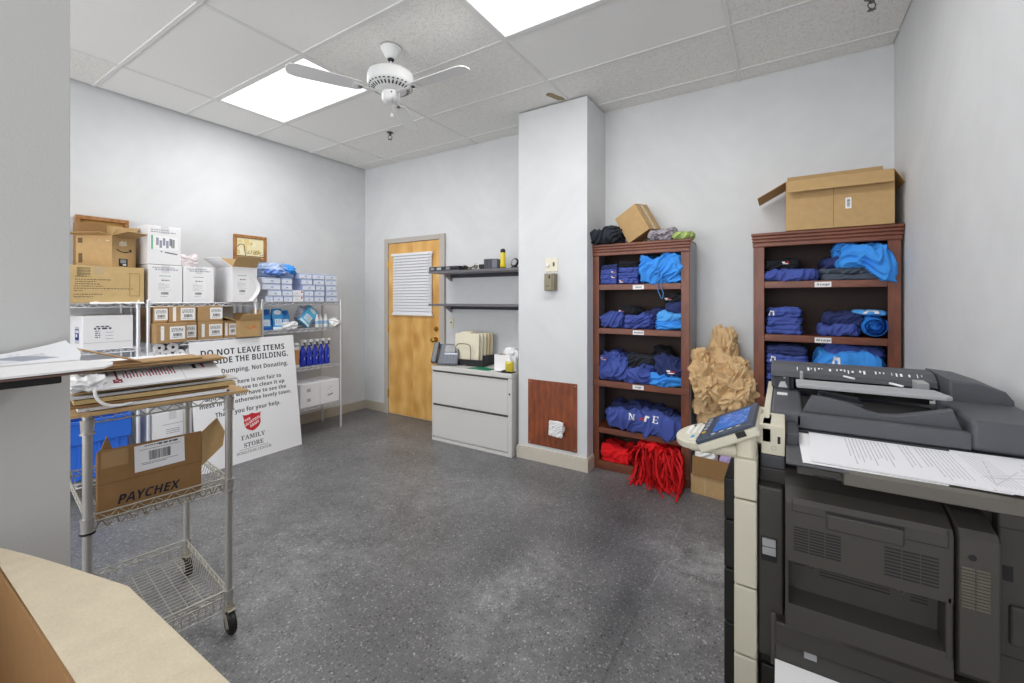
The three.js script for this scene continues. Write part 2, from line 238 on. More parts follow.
// recessed fluorescent troffers: a glowing prismatic lens in a white frame, with the light of that size below it
const lensTex = ctex(256, 128, (g, w, h) => { g.fillStyle = '#fff'; g.fillRect(0, 0, w, h); const R = rng(12); for (let k = 0; k < 40; k++) { g.fillStyle = `rgba(228,230,238,${0.2 * R()})`; g.fillRect(0, R() * h, w, 2 + R() * 7); } });
const lightLabels = ['bright recessed ceiling light panel left of the ceiling fan', 'bright recessed ceiling light panel cut by the top edge, right of the fan'];
lightCells.forEach(([i, j], k) => {
  const x0 = GX[i] + 0.012, x1 = GX[i + 1] - 0.012, z0 = GZ[j] + 0.012, z1 = GZ[j + 1] - 0.012, cx = (x0 + x1) / 2, cz = (z0 + z1) / 2, w = x1 - x0, d = z1 - z0;
  const t = thing('ceiling_light', lightLabels[k], 'ceiling light', [cx, CEIL, cz], 0, 'recessed ceiling light panels');
  add(t, 'housing', merge([mv(box(w, 0.004, d, 0), 0, 0.1, 0), mv(box(w, 0.1, 0.004, 0), 0, 0.05, d / 2), mv(box(w, 0.1, 0.004, 0), 0, 0.05, -d / 2), mv(box(0.004, 0.1, d, 0), w / 2, 0.05, 0), mv(box(0.004, 0.1, d, 0), -w / 2, 0.05, 0)]), M.white);
  const fr = []; for (const s of [-1, 1]) { fr.push(mv(box(w, 0.014, 0.022, 0.002), 0, 0.003, s * (d / 2 - 0.011)), mv(box(0.022, 0.014, d - 0.044, 0.002), s * (w / 2 - 0.011), 0.003, 0)); }
  add(t, 'frame', merge(fr), M.tbar);
  const lens = add(t, 'lens', rot(new THREE.PlaneGeometry(w - 0.044, d - 0.044), Math.PI / 2), std(0xffffff, 0.4, { emissive: 0xfdfdff, emissiveIntensity: LENS_GLOW, emissiveMap: lensTex }), 'glowing white diffuser');
  lens.position.y = 0.004;
  const L = new THREE.RectAreaLight(LIGHT_COLOR, LIGHT_POWER, w - 0.05, d - 0.05); L.position.set(cx, CEIL - 0.006, cz); L.rotation.x = -Math.PI / 2; L.castShadow = true; scene.add(L);
});

// ---------------------------------------------------------------- door, blind, small fittings
{
  const d = struct('door_1', [-3.706, 0, ZB]);
  const z = ZB, fw = 0.062;
  addW(d, 'door_frame', merge([B(-4.195, -4.195 + fw, 0, 2.145, z, z + 0.03, 0.004), B(-3.217 - fw * 1.25, -3.217, 0, 2.145, z, z + 0.03, 0.004), B(-4.195 + fw, -3.217 - fw * 1.25, 2.088, 2.145, z, z + 0.03, 0.004)]), M.frame);
  const slab = addW(d, 'door_leaf', B(-4.13, -3.297, 0.008, 2.085, z, z + 0.014, 0.002), M.maple);
  for (const y of [0.25, 1.05, 1.83]) addW(slab, 'hinge', merge([B(-4.137, -4.122, y - 0.05, y + 0.05, z + 0.01, z + 0.022, 0.003), mv(cyl(0.006, 0.006, 0.1, 10), -4.131, y - 0.05, z + 0.022)]), M.brass);
  addW(slab, 'door_handle', merge([mv(rot(cyl(0.033, 0.03, 0.012, 22), Math.PI / 2), -3.352, 0.945, z + 0.012), mv(rot(cyl(0.011, 0.011, 0.045, 12), Math.PI / 2), -3.352, 0.945, z + 0.02), mv(rot(lathe([[0, 0], [0.02, 0], [0.028, 0.012], [0.027, 0.026], [0.015, 0.034], [0, 0.035]], 20), Math.PI / 2), -3.352, 0.945, z + 0.05), B(-3.4, -3.352, 0.937, 0.953, z + 0.058, z + 0.072, 0.006)]), M.brass, 'shiny brass handle');
  addW(slab, 'deadbolt', merge([mv(rot(cyl(0.031, 0.027, 0.014, 22), Math.PI / 2), -3.345, 1.068, z + 0.012), mv(rot(cyl(0.012, 0.012, 0.022, 14), Math.PI / 2), -3.345, 1.068, z + 0.022)]), M.brass);
  const b = thing('window_blind', 'white closed slatted blind hanging on the wooden door', 'blind', [-3.718, 1.2, z + 0.03]);
  addW(b, 'headrail', rot(B(-4.05, -3.385, 1.925, 1.955, z + 0.016, z + 0.05, 0.004), 0), M.white);
  for (let k = 0; k < 20; k++) { const y = 1.908 - k * 0.0345; addW(b, 'slat', mv(rot(box(0.63, 0.04, 0.0018, 0.0008, 1), -0.55), -3.716, y, z + 0.032), M.blind); }
  addW(b, 'bottom_rail', B(-4.05, -3.385, 1.213, 1.235, z + 0.02, z + 0.044, 0.004), M.white);
  addW(b, 'wand', rod([-3.42, 1.93, z + 0.052], [-3.405, 1.34, z + 0.05], 0.003, 6, true), M.clear);
  for (const x of [-3.99, -3.45]) addW(b, 'cord', rod([x, 1.925, z + 0.046], [x, 1.23, z + 0.046], 0.0012, 5), M.white);
  const o = thing('wall_outlet', 'ivory outlet plate on the wall under the lower wall shelf', 'outlet', [-3.137, 1.145, z]);
  addW(o, 'cover_plate', B(-3.172, -3.102, 1.087, 1.203, z, z + 0.006, 0.003), M.ivory); addW(o, 'jack', B(-3.145, -3.129, 1.14, 1.156, z + 0.006, z + 0.008, 0.001), M.dark);
  // on the pier
  const pz = -3.293;
  const s = thing('switch_plate', 'ivory double wall plate with a knob on the white pier', 'switch', [-1.674, 1.7, pz]);
  addW(s, 'cover_plate', B(-1.733, -1.614, 1.64, 1.757, pz, pz + 0.007, 0.004), M.ivory); addW(s, 'dimmer_knob', mv(rot(lathe([[0, 0], [0.013, 0], [0.012, 0.014], [0.008, 0.017], [0, 0.017]], 18), Math.PI / 2), -1.704, 1.694, pz + 0.007), M.white); addW(s, 'rocker', B(-1.66, -1.643, 1.685, 1.72, pz + 0.006, pz + 0.009, 0.001), std(0x5a4632, 0.5));
  const th = thing('thermostat', 'small brown control box mounted on the pier below the ivory plate', 'control box', [-1.701, 1.55, pz]);
  addW(th, 'housing', B(-1.735, -1.64, 1.478, 1.622, pz, pz + 0.062, 0.005), std(0x7d745f, 0.45)); addW(th, 'front_cover', B(-1.733, -1.663, 1.482, 1.618, pz + 0.062, pz + 0.068, 0.003), std(0x8b826c, 0.4)); addW(th, 'indicator_window', B(-1.69, -1.678, 1.578, 1.606, pz + 0.0675, pz + 0.0695, 0.001), M.dark); addW(th, 'name_strip', B(-1.716, -1.686, 1.514, 1.519, pz + 0.0675, pz + 0.069, 0), M.dark);
  th.position.x += 0.022;
  const w = thing('wood_panel', 'reddish brown wood access panel on the lower pier', 'panel', [-1.67, 0.42, pz]);
  addW(w, 'board', B(-1.902, -1.439, 0.142, 0.706, pz, pz + 0.008, 0.001), M.plaque); for (const [x, y] of [[-1.885, 0.16], [-1.456, 0.16], [-1.885, 0.688], [-1.456, 0.688]]) addW(w, 'screw', mv(rot(cyl(0.005, 0.004, 0.003, 10), Math.PI / 2), x, y, pz + 0.008), M.steel);
  const n = thing('paper_wad', 'crumpled white paper taped onto the wood access panel', 'paper', [-1.605, 0.32, pz + 0.008]);
  addW(n, 'folded_paper', mv(rot(cloth({ w: 0.122, h: 0.125, d: 0.018, seed: 4, amp: 0.004, f: 30, round: 0.08, n: 2.2, flat: false }), 0, 0, -0.06), -1.613, 0.26, pz + 0.05), M.paper); addW(n, 'cup', mv(rot(lathe([[0.0, 0.0], [0.036, 0], [0.04, 0.03], [0.03, 0.042], [0, 0.042]], 20), Math.PI / 2), -1.575, 0.32, pz + 0.008), M.white);
}
// ---------------------------------------------------------------- ceiling fan, sprinklers
{
  const t = thing('ceiling_fan', 'white ceiling fan with vented motor housing and pull chain', 'ceiling fan', [-2.2, CEIL, -1.99]);
  add(t, 'canopy', lathe([[0, -0.075], [0.022, -0.075], [0.032, -0.07], [0.055, -0.03], [0.068, -0.01], [0.07, -0.003], [0, -0.003]], 32), M.white);
  add(t, 'hanger_ball', lathe([[0, -0.094], [0.016, -0.092], [0.022, -0.08], [0.018, -0.074], [0, -0.074]], 16), M.dark);
  add(t, 'downrod', mv(cyl(0.008, 0.008, 0.09, 12), 0, -0.175, 0), M.white);
  const mo = add(t, 'motor_housing', lathe([[0, -0.15], [0.03, -0.152], [0.06, -0.158], [0.12, -0.166], [0.143, -0.178], [0.15, -0.2], [0.15, -0.24], [0.144, -0.255], [0.13, -0.268], [0.085, -0.29], [0.06, -0.298], [0, -0.298]], 44), M.white);
  const sl = []; for (let k = 0; k < 30; k++) { const a = k / 30 * Math.PI * 2; for (const [r, y, l] of [[0.113, -0.2768, 0.026], [0.138, -0.2625, 0.008]]) { const g = box(l, 0.003, r < 0.12 ? 0.009 : 0.012, 0.001, 1); g.rotateZ(0.48); g.translate(r, y, 0); g.rotateY(a); sl.push(g); } }
  add(mo, 'vent_slots', merge(sl), M.dark, 'ring of dark vent slots');
  add(t, 'switch_hub', lathe([[0.05, -0.296], [0.058, -0.3], [0.058, -0.345], [0.05, -0.362], [0.03, -0.37], [0, -0.371]], 28), M.white);
  add(t, 'pull_chain', rod([0.045, -0.33, 0.03], [0.046, -0.46, 0.031], 0.0016, 6), M.steel); add(t, 'chain_pull', mv(lathe([[0, 0], [0.008, 0.004], [0.01, 0.012], [0.006, 0.022], [0, 0.026]], 14), 0.046, -0.482, 0.031), M.white); add(t, 'set_screw', mv(rot(cyl(0.005, 0.005, 0.004, 10), Math.PI / 2, 0.9), 0.045, -0.318, 0.036), M.dark);
  for (let k = 0; k < 3; k++) {
    const a = 0.04 + k * Math.PI * 2 / 3, ir = merge([mv(box(0.16, 0.005, 0.028, 0.002), 0.13, -0.305, 0), mv(box(0.06, 0.005, 0.07, 0.002), 0.21, -0.305, 0)]); ir.rotateY(a); add(t, 'blade_iron', ir, M.white);
    const bl = ext([[0.19, -0.045], [0.3, -0.056], [0.56, -0.062], [0.605, -0.05], [0.62, -0.02], [0.62, 0.02], [0.605, 0.05], [0.56, 0.062], [0.3, 0.056], [0.19, 0.045]], 0.006, 0.002); bl.rotateX(Math.PI / 2 + 0.16); bl.translate(0, -0.298, 0); bl.rotateY(a); add(t, 'blade', bl, M.white);
  }
  const spr = (x, z, l) => { const s = thing('sprinkler_head', l, 'sprinkler', [x, CEIL, z], 0.5, 'ceiling sprinklers');
    add(s, 'escutcheon', lathe([[0, -0.006], [0.026, -0.006], [0.034, -0.002], [0.034, 0], [0, 0]], 20), M.rodDark); add(s, 'body', lathe([[0, -0.03], [0.012, -0.03], [0.014, -0.02], [0.01, -0.006], [0, -0.006]], 12), M.rodDark);
    add(s, 'frame_arms', merge([tube([[0.01, -0.025, 0], [0.02, -0.04, 0], [0.016, -0.056, 0], [0.003, -0.066, 0]], 0.003, 10), tube([[-0.01, -0.025, 0], [-0.02, -0.04, 0], [-0.016, -0.056, 0], [-0.003, -0.066, 0]], 0.003, 10)]), M.rodDark); const de = [mv(cyl(0.01, 0.01, 0.003, 14), 0, -0.07, 0)]; for (let k = 0; k < 8; k++) { const g = box(0.014, 0.002, 0.006, 0); g.translate(0.014, -0.069, 0); g.rotateY(k * 0.7854); de.push(g); } add(s, 'deflector', merge(de), M.rodDark); };
  spr(-3.33, -3.0, 'dark sprinkler head on the ceiling beyond the fan'); spr(0.41, -3.07, 'dark sprinkler head on the ceiling above the right bookcase');
}
// ---------------------------------------------------------------- print helpers
const print = (tex, rough = 0.8, clearBg = false) => std(0xffffff, rough, { map: tex, ...(clearBg ? { transparent: true } : {}) });
// a flat print or label: w x h, lying in the x,y plane and looking to +z, then turned and moved
function flat(parent, name, w, h, mat, pos, r = [0, 0, 0], label) { const m = add(parent, name, new THREE.PlaneGeometry(w, h), mat, label); m.position.set(...pos); m.rotation.set(...r); return m; }
function scribble(g, x, y, w, h, R, col = '#333', gap = 0.3) { g.fillStyle = col; let p = x; while (p < x + w) { const l = h * (0.6 + R() * 2.2); g.fillRect(p, y, Math.min(l, x + w - p), h); p += l + h * (0.5 + gap); } }   // lines too small to read
function bars(g, x, y, w, h, R) { g.fillStyle = '#1a1a1a'; let p = x; while (p < x + w) { const l = 1 + Math.floor(R() * 3); g.fillRect(p, y, l, h); p += l + 1 + Math.floor(R() * 3); } }
const P = {};
for (const [k, word] of Object.entries({ small: 'Small', medium: 'Medium', large: 'Large', xlarge: 'X-Large', xxlarge: '2X-Large' })) P[k] = print(ctex(128, 48, (g, w, h) => { g.fillStyle = '#f1f1f2'; g.fillRect(0, 0, w, h); g.fillStyle = '#222'; g.font = 'italic bold 27px sans-serif'; g.textAlign = 'center'; g.fillText(word, w / 2, 33, w - 14); }));
P.ship = print(ctex(256, 176, (g, w, h) => { const R = rng(2); g.fillStyle = '#eeeef2'; g.fillRect(0, 0, w, h); scribble(g, 50, 10, 150, 5, R); scribble(g, 120, 8, 100, 12, R, '#555'); g.fillStyle = '#333'; g.fillRect(24, 34, 210, 2); bars(g, 70, 50, 110, 62, R); g.fillRect(30, 124, 190, 2); scribble(g, 40, 132, 120, 5, R, '#777'); }));
P.tag = print(ctex(128, 128, (g, w, h) => { const R = rng(6); g.fillStyle = '#f2f2f3'; g.fillRect(0, 0, w, h); for (let k = 0; k < 3; k++) scribble(g, 14, 18 + k * 13, 100, 7, R, '#444'); bars(g, 28, 68, 74, 30, R); scribble(g, 22, 106, 84, 6, R, '#555'); }));
P.form = print(ctex(192, 224, (g, w, h) => { const R = rng(7); g.fillStyle = '#f3f3f5'; g.fillRect(0, 0, w, h); g.fillStyle = '#4f9a6a'; g.fillRect(30, 14, 130, 5); scribble(g, 56, 50, 90, 9, R, '#333'); for (let k = 0; k < 6; k++) scribble(g, 20, 80 + k * 12, 60 + R() * 90, 3, R, '#888'); bars(g, 50, 158, 86, 22, R); scribble(g, 44, 196, 80, 4, R, '#777'); }));
P.strip = print(ctex(32, 128, (g, w, h) => { g.fillStyle = '#f0f0f2'; g.fillRect(0, 0, w, h); scribble(g, 9, 20, 14, 3, rng(1), '#888'); }));
P.bar = print(ctex(48, 96, (g, w, h) => { g.fillStyle = '#f1f1f2'; g.fillRect(0, 0, w, h); const R = rng(5); for (let y = 14; y < 84; y += 2 + R() * 4) { g.fillStyle = '#333'; g.fillRect(12, y, 24, 1 + R() * 2); } }));

// ---------------------------------------------------------------- bookcases
const SH = [1.527, 1.167, 0.735, 0.345];
function bookcase(x0, label, tags) {
  const x1 = x0 + 0.778, z0 = ZB + 0.02, z1 = -3.42, t = thing('bookcase', label, 'bookcase', [(x0 + x1) / 2, 0, -3.56], 0, 'cherry bookcases on the back wall');
  for (const [a, b] of [[x0, x0 + 0.02], [x1 - 0.02, x1]]) addW(t, 'side_panel', B(a, b, 0, 1.835, z0, z1 - 0.018, 0.002), M.greySide, 'grey side panel');
  addW(t, 'back_panel', B(x0 + 0.02, x1 - 0.02, 0.05, 1.83, z0, z0 + 0.008, 0), M.back);
  addW(t, 'top_panel', hg(B(x0, x1, 1.835, 1.852, z0, z1 - 0.002, 0.002)), M.cherry);
  for (const [a, b] of [[x0 + 0.004, x0 + 0.068], [x1 - 0.064, x1 - 0.004]]) addW(t, 'face_stile', B(a, b, 0, 1.765, z1 - 0.02, z1, 0.003), M.cherry);
  const cr = addW(t, 'crown_moulding', hg(B(x0 + 0.004, x1 - 0.004, 1.762, 1.855, z1 - 0.02, z1, 0.002)), M.cherry);
  [[1.762, 1.79], [1.793, 1.812], [1.815, 1.834], [1.837, 1.857]].forEach(([a, b], k) => addW(cr, 'moulding_band', hg(B(x0 - 0.002 - k * 0.003, x1 + 0.002 + k * 0.003, a, b, z1 - 0.012, z1 + 0.008 + k * 0.003, 0.006, 3)), M.cherry));
  SH.forEach((y, k) => {
    const wide = k === 2, s = addW(t, 'shelf', hg(B(x0 + 0.02, x1 - 0.02, y - 0.022, y, z0 + 0.008, z1 - 0.004, 0.002)), M.cherry);
    addW(s, 'shelf_edge', hg(wide ? B(x0 + 0.004, x1 - 0.004, y - 0.05, y, z1 - 0.012, z1 + 0.004, 0.003) : B(x0 + 0.068, x1 - 0.064, y - 0.046, y, z1 - 0.018, z1 - 0.002, 0.003)), M.cherry);
    if (tags[k]) { const m = flat(s, 'size_label', 0.088, 0.034, tags[k], [0, 0, 0], [0, 0, 0.01], 'white handwritten size label'); m.position.set((x0 + x1) / 2 + 0.005 - t.position.x, y - 0.026, z1 + (wide ? 0.0048 : -0.0012) - t.position.z); }
  });
  addW(t, 'base_rail', hg(B(x0 + 0.004, x1 - 0.004, 0, 0.07, z1 - 0.012, z1 + 0.003, 0.003)), M.cherry); addW(t, 'bottom_shelf', hg(B(x0 + 0.02, x1 - 0.02, 0.055, 0.072, z0 + 0.008, z1 - 0.012, 0.001)), M.cherry);
  return t;
}
bookcase(-1.368, 'cherry bookcase beside the white pier with a tilted box on top', [P.small, P.medium, P.large]);
bookcase(-0.181, 'cherry bookcase in the right corner with a wide open box on top', [P.xlarge, P.xxlarge]);

// ---------------------------------------------------------------- clothes on the shelves
function garment(name, label, cat, mat, pos, q, turn = 0, group) { const t = thing(name, label, cat, pos, turn, group); const m = add(t, 'folded_cloth', cloth(q), mat); return { t, m }; }
const emblem = (k) => print(ctex(64, 64, (g, w, h) => { g.clearRect(0, 0, w, h); g.fillStyle = '#f2f2f4'; if (k === 0) { g.beginPath(); g.moveTo(8, 56); g.lineTo(22, 8); g.lineTo(52, 12); g.lineTo(54, 54); g.lineTo(42, 54); g.lineTo(40, 24); g.lineTo(28, 22); g.lineTo(20, 56); g.fill(); } else { g.fillRect(6, 20, 22, 16); g.fillStyle = '#c23'; g.fillRect(30, 26, 26, 12); g.fillStyle = '#fff'; g.fillRect(12, 42, 40, 8); } }), 0.9, true);
const em0 = emblem(0), em1 = emblem(1);
// a print that follows the cloth: the patch of it that lies in a window is lifted a hair off its surface and given texture coordinates
function printOn(m, name, mat, [x0, x1, y0, y1], lift = 0.0012, lab) {
  const p = m.geometry.attributes.position, n = m.geometry.attributes.normal, pos = [], uv = [];
  for (let i = 0; i < p.count; i += 3) { let ok = true; for (let k = 0; k < 3; k++) { const x = p.getX(i + k), y = p.getY(i + k); if (x < x0 || x > x1 || y < y0 || y > y1 || n.getZ(i + k) < -0.15 || p.getZ(i + k) < 0.02) ok = false; } if (!ok) continue;
    for (let k = 0; k < 3; k++) { const x = p.getX(i + k), y = p.getY(i + k); pos.push(x + n.getX(i + k) * lift, y + n.getY(i + k) * lift, p.getZ(i + k) + n.getZ(i + k) * lift); uv.push((x - x0) / (x1 - x0), (y - y0) / (y1 - y0)); } }
  if (!pos.length) return; const g = new THREE.BufferGeometry(); g.setAttribute('position', new THREE.Float32BufferAttribute(pos, 3)); g.setAttribute('uv', new THREE.Float32BufferAttribute(uv, 2)); g.computeVertexNormals(); add(m, name, g, mat, lab);
}
const ZC = -3.55;   // middle of the shelves' depth
{ // left bookcase, SMALL shelf: two piles of folded navy shirts, a heap of bright blue hoodie
  const sp = [['lowest', 0], ['second lowest', 1], ['second highest', 2], ['top', 3]], g = 'navy shirts on the top shelf of the left bookcase';
  for (const [nm, k] of sp) { const a = garment('folded_shirt', `folded navy shirt, ${nm} of the pile against the left side of the Small shelf`, 'shirt', k === 3 ? M.navyDark : M.navy, [-1.222, SH[0] + k * 0.039, ZC + 0.012 - k * 0.004], { w: 0.145, h: 0.046, d: 0.24, seed: 3 + k, amp: 0.005, f: 26, round: 0.3, n: 1.3, layers: 2, groove: 0.007 }, 0, g); if (k === 1 || k === 2) printOn(a.m, 'shirt_print', em1, [0.02, 0.062, 0.006, 0.04]);
    const b = garment('folded_shirt', `folded navy shirt, ${nm} of the pile in the middle of the Small shelf`, 'shirt', k === 3 ? M.ink : M.navy, [-1.066, SH[0] + k * 0.044, ZC + 0.016], { w: 0.17 - (k === 3 ? 0.02 : 0), h: 0.05, d: 0.25, seed: 13 + k, amp: 0.006, f: 24, round: 0.4, n: 1.3, layers: 2, groove: 0.007 }, 0.08, g); if (k === 0) printOn(b.m, 'shirt_print', em1, [-0.075, -0.03, 0.004, 0.045]); }
  const h = garment('hoodie', 'crumpled bright blue hoodie filling the right of the Small shelf', 'hoodie', M.blue, [-0.806, SH[0], ZC + 0.012], { w: 0.325, h: 0.232, d: 0.25, seed: 41, amp: 0.017, f: 17, round: 0.38, n: 1.35, dir: 0.7, post: (x, y, z) => { if (z > 0.1 && x < 0.02 && x > -0.13) { const t = (z - 0.1) / 0.04; y -= 0.03 * Math.max(0, Math.min(1, t)) * Math.max(0, 1 - y / 0.12); } return [x, y, z]; } });
  add(h.t, 'drawstring', merge([tube([[0.0, 0.11, 0.132], [-0.012, 0.04, 0.146], [-0.014, -0.03, 0.146], [0.004, -0.09, 0.144], [0.02, -0.118, 0.144], [0.03, -0.08, 0.145], [0.012, -0.02, 0.147], [0.02, 0.03, 0.143]], 0.0035, 50)]), std(0x4f86bd, 0.8), 'hanging blue drawstring loop');
  // MEDIUM shelf
  const y = SH[1];
  const sh = (name, label, mat, x, dy, w, hh, d, seed, o = {}) => garment(name, label, o.cat || 'shirt', mat, [x, (o.y ?? y) + dy, ZC + (o.dz ?? 0.01)], { w, h: hh, d, seed, amp: o.amp ?? 0.013, f: o.f ?? 17, round: o.round ?? 0.55, n: o.n ?? 1.25, layers: o.layers ?? 0, dir: o.dir ?? 0.6, post: o.post, groove: o.groove ?? 0.012 }, o.turn ?? 0, o.group);
  sh('sweatshirt', 'rolled navy sweatshirt at the left end of the Medium shelf', M.navy, -1.2, 0, 0.215, 0.125, 0.24, 51, { dir: 0.9, cat: 'sweatshirt' });
  sh('sweatshirt', 'navy sweatshirt bunched up in the middle of the Medium shelf', M.navy, -0.99, 0, 0.23, 0.118, 0.25, 52, { dir: 0.3, layers: 3, cat: 'sweatshirt' });
  const k1 = sh('garment', 'black garment with a white and red tag lying on the Medium shelf', M.ink, -1.075, 0.1, 0.2, 0.075, 0.18, 53, { amp: 0.006, round: 0.8, cat: 'garment', dz: -0.01 }); printOn(k1.m, 'garment_tag', em1, [-0.09, -0.02, 0.02, 0.06]);
  sh('shirt', 'bright blue shirt at the bottom right of the Medium shelf', M.blue, -0.745, 0, 0.225, 0.08, 0.25, 54, { dir: 0.2, layers: 2 });
  sh('shirt', 'bright blue shirt rolled on top of another blue one, right of the Medium shelf', M.blueLight, -0.735, 0.068, 0.2, 0.075, 0.23, 55, { dir: 0.3 });
  sh('shirt', 'dark navy shirt lying on the blue ones at the right of the Medium shelf', M.navyDark, -0.7, 0.132, 0.14, 0.085, 0.22, 56, { dir: 0.5 });
  const k2 = sh('shirt', 'black shirt with white print on top of the right pile, Medium shelf', M.ink, -0.715, 0.205, 0.15, 0.07, 0.2, 57, { amp: 0.008 }); printOn(k2.m, 'shirt_print', em1, [-0.07, 0.0, 0.02, 0.055]);
  sh('shirt', 'dark navy shirt squeezed between navy and blue piles, Medium shelf', M.navyDark, -0.87, 0.05, 0.16, 0.1, 0.2, 58, { dir: 0.8, dz: -0.02 });
  // LARGE shelf
  const yl = SH[2], o3 = { y: yl };
  const l1 = sh('jacket', 'navy jacket hanging over the edge at the left of the Large shelf', M.navy, -1.175, 0, 0.27, 0.225, 0.25, 61, { ...o3, amp: 0.018, dir: 1.0, cat: 'jacket', post: (x, yy, z) => { if (z > 0.09 && x < 0) yy -= 0.012 * Math.min(1, (z - 0.09) / 0.03); return [x, yy, z]; } }); printOn(l1.m, 'jacket_print', em1, [-0.13, -0.05, 0.16, 0.2]);
  sh('sweatshirt', 'navy sweatshirt with hanging sleeve in the middle of the Large shelf', M.navy, -0.97, 0, 0.24, 0.14, 0.26, 62, { ...o3, amp: 0.018, dir: -0.5, cat: 'sweatshirt' });
  sh('jacket', 'charcoal jacket lying across the middle of the Large shelf', M.charcoal, -0.965, 0.11, 0.25, 0.1, 0.22, 63, { ...o3, cat: 'jacket', dir: 0.4 });
  const l2 = sh('sweatshirt', 'dark navy sweatshirt with a red and white emblem, right of the Large shelf', M.navyDark, -0.745, 0.065, 0.24, 0.15, 0.23, 64, { ...o3, dir: -0.7, amp: 0.015, cat: 'sweatshirt' }); printOn(l2.m, 'chest_print', em1, [-0.02, 0.06, 0.03, 0.08]);
  sh('shirt', 'bright blue shirt at the bottom right of the Large shelf', M.blue, -0.765, 0, 0.29, 0.088, 0.26, 65, { ...o3, dir: 0.3, amp: 0.016 });
  sh('garment', 'black cloth peaking above the navy clothes of the Large shelf', M.ink, -0.82, 0.19, 0.13, 0.11, 0.14, 66, { ...o3, dz: -0.03, cat: 'garment', round: 0.8 });
  // below: navy hoodie with white letters
  const yf = SH[3];
  sh('sweatshirt', 'nearly black sweatshirt underlying the lettered navy hoodie, left bookcase', M.navyDark, -0.96, 0.0, 0.6, 0.195, 0.2, 71, { y: yf, dz: -0.03, amp: 0.012, cat: 'sweatshirt', round: 0.5 });
  const big = sh('hoodie', 'large navy hoodie with white letters and a red mark, drooping off the lower shelf', M.navy, -0.955, 0.01, 0.62, 0.155, 0.2, 72, { y: yf, dz: 0.055, amp: 0.012, f: 11, dir: 0.9, cat: 'hoodie', n: 1.1, post: (x, yy, z) => { if (z > 0.075) { const t = Math.min(1, (z - 0.075) / 0.04); yy -= t * (0.03 + 0.075 * Math.max(0, (x + 0.2) / 0.5)) * Math.max(0, 1 - yy / 0.16); z += 0.006 * t; } return [x, yy, z]; } });
  const nfe = print(ctex(256, 96, (g, w, h) => { g.clearRect(0, 0, w, h); g.fillStyle = '#f4f4f6'; g.font = 'bold 78px serif'; g.fillText('N', 6, 80, 64); g.fillText('E', 178, 84, 66); g.fillRect(128, 34, 16, 46); g.fillRect(128, 34, 34, 14); g.fillStyle = '#c8343c'; g.beginPath(); g.moveTo(82, 58); g.lineTo(124, 44); g.lineTo(120, 74); g.fill(); }), 0.9, true);
  printOn(big.m, 'chest_letters', nfe, [-0.1, 0.17, 0.085, 0.165], 0.0015, 'white letters and a red mark');
  // red things on the bottom
  sh('shirt', 'folded red shirt on the bottom of the left bookcase', M.red, -1.17, 0, 0.24, 0.125, 0.24, 81, { y: 0.072, amp: 0.006, round: 0.25, layers: 1 });
  const sc = sh('scarf', 'heap of red scarf with long fringe spilling onto the floor', M.red, -0.865, 0, 0.33, 0.2, 0.24, 82, { y: 0.072, amp: 0.026, f: 20, dz: 0.02, cat: 'scarf', n: 1.4 });
  const R = rng(77), fr = [];
  for (let k = 0; k < 330; k++) { const x0 = -0.12 + R() * 0.32, y0 = 0.02 + R() * 0.19, zz = 0.06 + R() * 0.07, out = R(), ln = 0.09 + R() * 0.14, an = (R() - 0.35) * 2.4; const pts = [[x0, y0, zz]]; let p = [x0, y0, zz], vx = Math.sin(an) * 0.7, vy = 0.25 * R(), vz = 0.5 + 0.5 * R(); for (let i = 1; i < 6; i++) { vy -= 0.42 + 0.2 * R(); vx += (R() - 0.4) * 0.7; vz += (R() - 0.5) * 0.7; const st = ln / 4; p = [p[0] + vx * st * 0.8, Math.max(p[1] + vy * st, -0.066 + 0.012 * R() * (6 - i)), Math.max(0.05, p[2] + vz * st * (p[1] < 0 ? 0.9 : 0.6))]; if (p[0] > 0.24) p[0] = 0.24 - R() * 0.02; pts.push(p); }
    const c = new THREE.CatmullRomCurve3(pts.map((q) => V(...q))), tw = R() * 6, wd = 0.004 + R() * 0.005; fr.push(grid(1, 10, (u, v) => { const q = c.getPoint(v), a2 = tw + v * 3; return [q.x + (u - 0.5) * wd * 2 * Math.cos(a2), q.y + (u - 0.5) * wd * 2 * Math.sin(a2) * 0.8, q.z + (u - 0.5) * wd * 1.4 * Math.sin(a2)]; }).toNonIndexed()); }
  for (let k = 0; k < 90; k++) { const a0 = R() * 6.28, r = 0.025 + R() * 0.065, pts = []; for (let s2 = 0; s2 < 4; s2++) { const a2 = a0 + s2 * 0.5; pts.push(V(-0.07 + r * 1.2 * Math.cos(a2), 0.1 + r * Math.sin(a2), 0.118 + 0.02 * R() + 0.01 * s2)); } const c = new THREE.CatmullRomCurve3(pts), wd = 0.008; fr.push(grid(1, 6, (u, v) => { const p = c.getPoint(v); return [p.x + (u - 0.5) * wd * 0.6, p.y + (u - 0.5) * wd, p.z + (u - 0.5) * wd * 1.5]; }).toNonIndexed()); }
  const fm = add(sc.t, 'fringe', merge(fr), std(0xd20c14, 0.85, { side: THREE.DoubleSide }), 'long red fringe'); fm.userData.kind = 'stuff';
}
